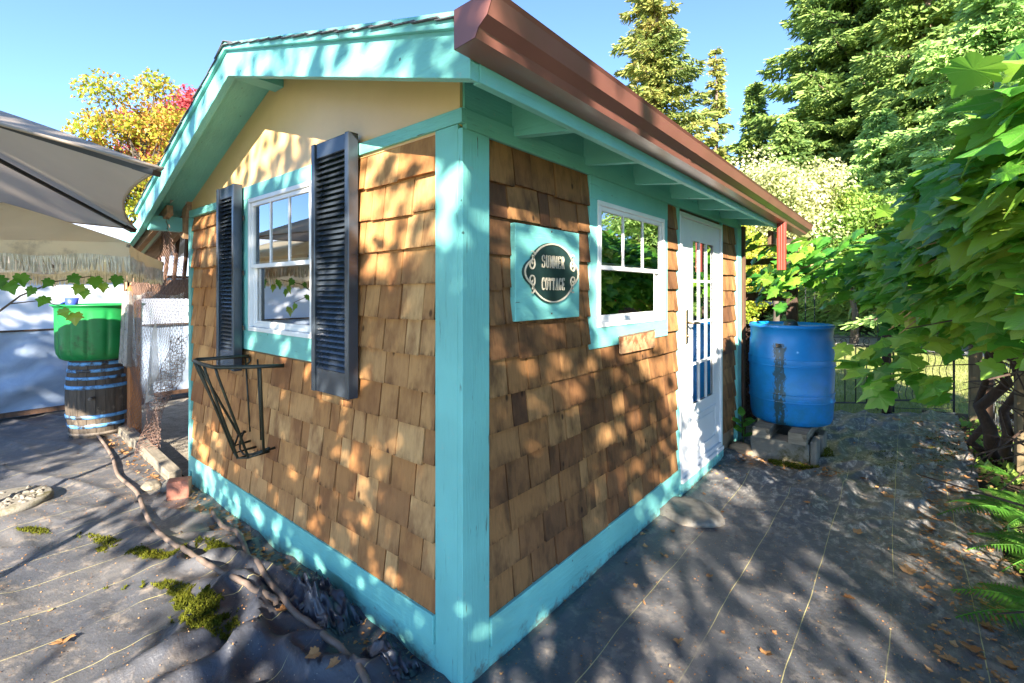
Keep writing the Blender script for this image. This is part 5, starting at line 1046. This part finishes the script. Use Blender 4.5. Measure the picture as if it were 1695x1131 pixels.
conifer('fir_tree', 'dark fir at the far right behind the grapevine', 8.0, 26, 20, 5, lFir, 230, 6, .08, .42)
conifer('fir_tree', 'low fir filling the gap under the biggest fir', -3.0, 24, 9.5, 3.4, lFir, 150, 9, .05, .36)
conifer('cedar_tree', 'light green feathery cedar above the grapevine', 3.3, 18.5, 11.5, 4.6, lCedar, 210, 7, .1, .30, .45, .1)
conifer('cedar_tree', 'pale feathery cedar boughs at the top right corner', 4.9, 12.5, 9.5, 3.2, lCedar, 150, 8, .25, .22, .4, .15)
conifer('cedar_tree', 'low light green cedar behind the vine and white roof', .6, 20.5, 8.0, 3.6, lCedar, 140, 10, .08, .30, .45)
def broad(name, label, x, y, z0, zc, rx, rz, mat, n, ls, seed, nc=26, group=None, bark=mBarkG, tr=.09):
    rg = np.random.default_rng(seed); t = thing(name, (x, y, 0), label, 'tree', group)
    top = Vector((x, y, zc)); MB().tube([(x, y, -.1), (x+.05, y, z0*.6), (x-.03, y+.05, z0), tuple(top)], [tr*1.4, tr, tr*.8, tr*.3], 9).build('trunk', bark, t)
    d = nrm(rg.normal(size=(nc, 3))); rr = rg.uniform(.35, 1, nc)**.6; Cc = np.array([x, y, zc])+d*rr[:, None]*np.array([rx, rx, rz])*.8; m = MB()
    for c in Cc: a = Vector((x, y, z0+(zc-z0)*rg.random())); b = Vector(c); m.tube([a, a.lerp(b, .5)+Vector((0, 0, -.06*(b-a).length)), b], [tr*.4, tr*.25, tr*.1], 5, False, False)
    m.build('limbs', bark, t)
    idx = rg.integers(0, nc, n); cr_ = rg.uniform(.22, .42, nc)*rx; P = Cc[idx]+nrm(rg.normal(size=(n, 3)))*(rg.random((n, 1))**.45)*cr_[idx][:, None]*np.array([1, 1, .8])
    leaves('crown', DIA, DIAF, P, rg.normal(size=(n, 3))+(0, 0, -.4), rg.normal(size=(n, 3))*.7+(0, 0, .7), rg.uniform(.6, 1.2, n)*ls, mat, t)
broad('maple_tree', 'yellow and orange autumn maple behind the grey umbrella', -18.6, 3.0, 3, 6.2, 2.0, 3.1, lMapleY, 17000, .14, 31, 60)
broad('maple_tree', 'crimson autumn maple peeking out behind the roof edge', -20.3, 4.3, 3, 7.2, 1.7, 2.8, lMapleR, 9000, .15, 12, 30)
broad('flowering_tree', 'tree covered in cream white blossom above the brown gutter', -1.9, 15.6, 1.6, 4.0, 2.3, 2.2, lFlow, 22000, .12, 13, 60)
broad('shrub_tree', 'reddish green bushy tree between the lone fir and the blossom tree', -4.7, 16.5, 2, 4.7, 1.7, 1.8, lAutG, 12000, .13, 14, 40)
broad('shrub_tree', 'green bushy tree left of the cream blossom, close behind the gutter', -7.8, 17.5, 2, 4.2, 2.6, 2.5, lShrub, 14000, .14, 15, 44)
broad('autumn_tree', 'yellowing leafy tree seen under the far eave', -2.5, 12, .9, 2.0, 1.8, 1.6, lAutG, 11000, .11, 16, 36)
broad('shrub_tree', 'leafy green tree beyond the fence behind the barrel', .1, 16.0, 1.2, 3.0, 1.9, 1.7, lShrub, 12000, .12, 17, 36)
broad('shrub_tree', 'dense green tree beyond the fence behind the grapevine', 4.2, 13.5, 1.5, 3.2, 2.4, 2.2, lShrub, 12000, .12, 18, 36)
# far woodland closing the view
n = 42000; a = rng.uniform(-1.0, 1.25, n); dd = rng.uniform(46, 60, n); hgt = 5+4*np.array([noise.noise(Vector((q*14, 0, 0))) for q in a])
P = np.stack([1.3+dd*np.sin(a), -1.3+dd*np.cos(a), rng.random(n)*hgt], 1)
leaves('woodland', DIA, DIAF, P, G3(n), G3(n)+(0, -.5, 1), rng.uniform(.5, 1.1, n), lFir, kind='stuff')

# ------------------------------------------------------------ trees behind the camera: they throw the dappled shade and show in the window glass
def shade_tree(label, x, y, h, cs, n, ls, seed, mat=lShade, tr=.11):
    rg = np.random.default_rng(seed); t = thing('shade_tree', (x, y, 0), label, 'tree')
    MB().tube([(x, y, -.1), (x+.1, y+.1, 1.4), (x, y+.2, 2.8), (x+.05, y+.2, h*.75)], [tr*1.4, tr, tr*.8, tr*.4], 9).build('trunk', mBarkG, t)
    cs = np.array(cs, float); m = MB(); sub = []
    for c in cs:
        a = Vector((x, y+.15, 1.8+.4*rg.random())); b = Vector(c[:3]); m.tube([a, a.lerp(b, .5)+Vector((0, 0, .2)), b], [tr*.5, tr*.3, .015], 5, False, False)
        for k in range(9):
            e = c[:3]+nrm(rg.normal(size=3))*c[3]*rg.uniform(.4, 1)*np.array([1, 1, .7]); sub.append(e); m.tube([b, b.lerp(Vector(e), .5)+Vector((0, 0, .06)), Vector(e)], [.016, .010, .005], 4, False, False)
    m.build('limbs', mBarkG, t); sub = np.array(sub); idx = rg.integers(0, len(sub), n)
    P = sub[idx]+rg.normal(size=(n, 3))*np.array([.27, .27, .17])
    leaves('crown', LOB, LOBF, P, rg.normal(size=(n, 3))+(0, 0, -.6), rg.normal(size=(n, 3))*.6+(0, 0, .9), rg.uniform(.7, 1.25, n)*ls, mat, t)
shade_tree('leafy tree behind the viewer that dapples the cottage walls', 3.6, -5.2, 6.0,
    [(1.0, -3.9, 3.0, .9), (2.0, -4.6, 3.6, 1.0), (3.2, -4.4, 4.2, 1.0), (2.4, -3.6, 2.6, .8), (4.4, -4.6, 3.6, 1.1), (3.2, -5.6, 5.2, 1.1), (1.6, -5.6, 4.8, 1.0), (4.6, -5.8, 4.8, 1.0), (.3, -5.2, 4.0, .9), (5.6, -4.4, 3.4, .9)], 8600, .10, 21)
shade_tree('second leafy tree to the right of the viewer shading the path', 5.6, -1.2, 5.2,
    [(4.6, .2, 2.7, .9), (5.8, -2.4, 3.9, 1.0), (6.2, .2, 4.0, 1.0), (5.2, 1.6, 3.0, .9), (6.4, 1.8, 3.8, 1.0), (5.6, 3.2, 3.2, .9), (7.2, -.8, 4.6, 1.0)], 1500, .11, 22)
shade_tree('reddish leafy tree behind the viewer to the left', -2.4, -7.0, 5.5,
    [(-3.4, -6.6, 3.2, 1.0), (-2.2, -6.8, 4.4, 1.1), (-1.0, -6.6, 3.6, 1.0), (-2.4, -7.8, 4.6, 1.1), (-.8, -7.8, 4.6, 1.0)], 2000, .15, 23, lMapleY)
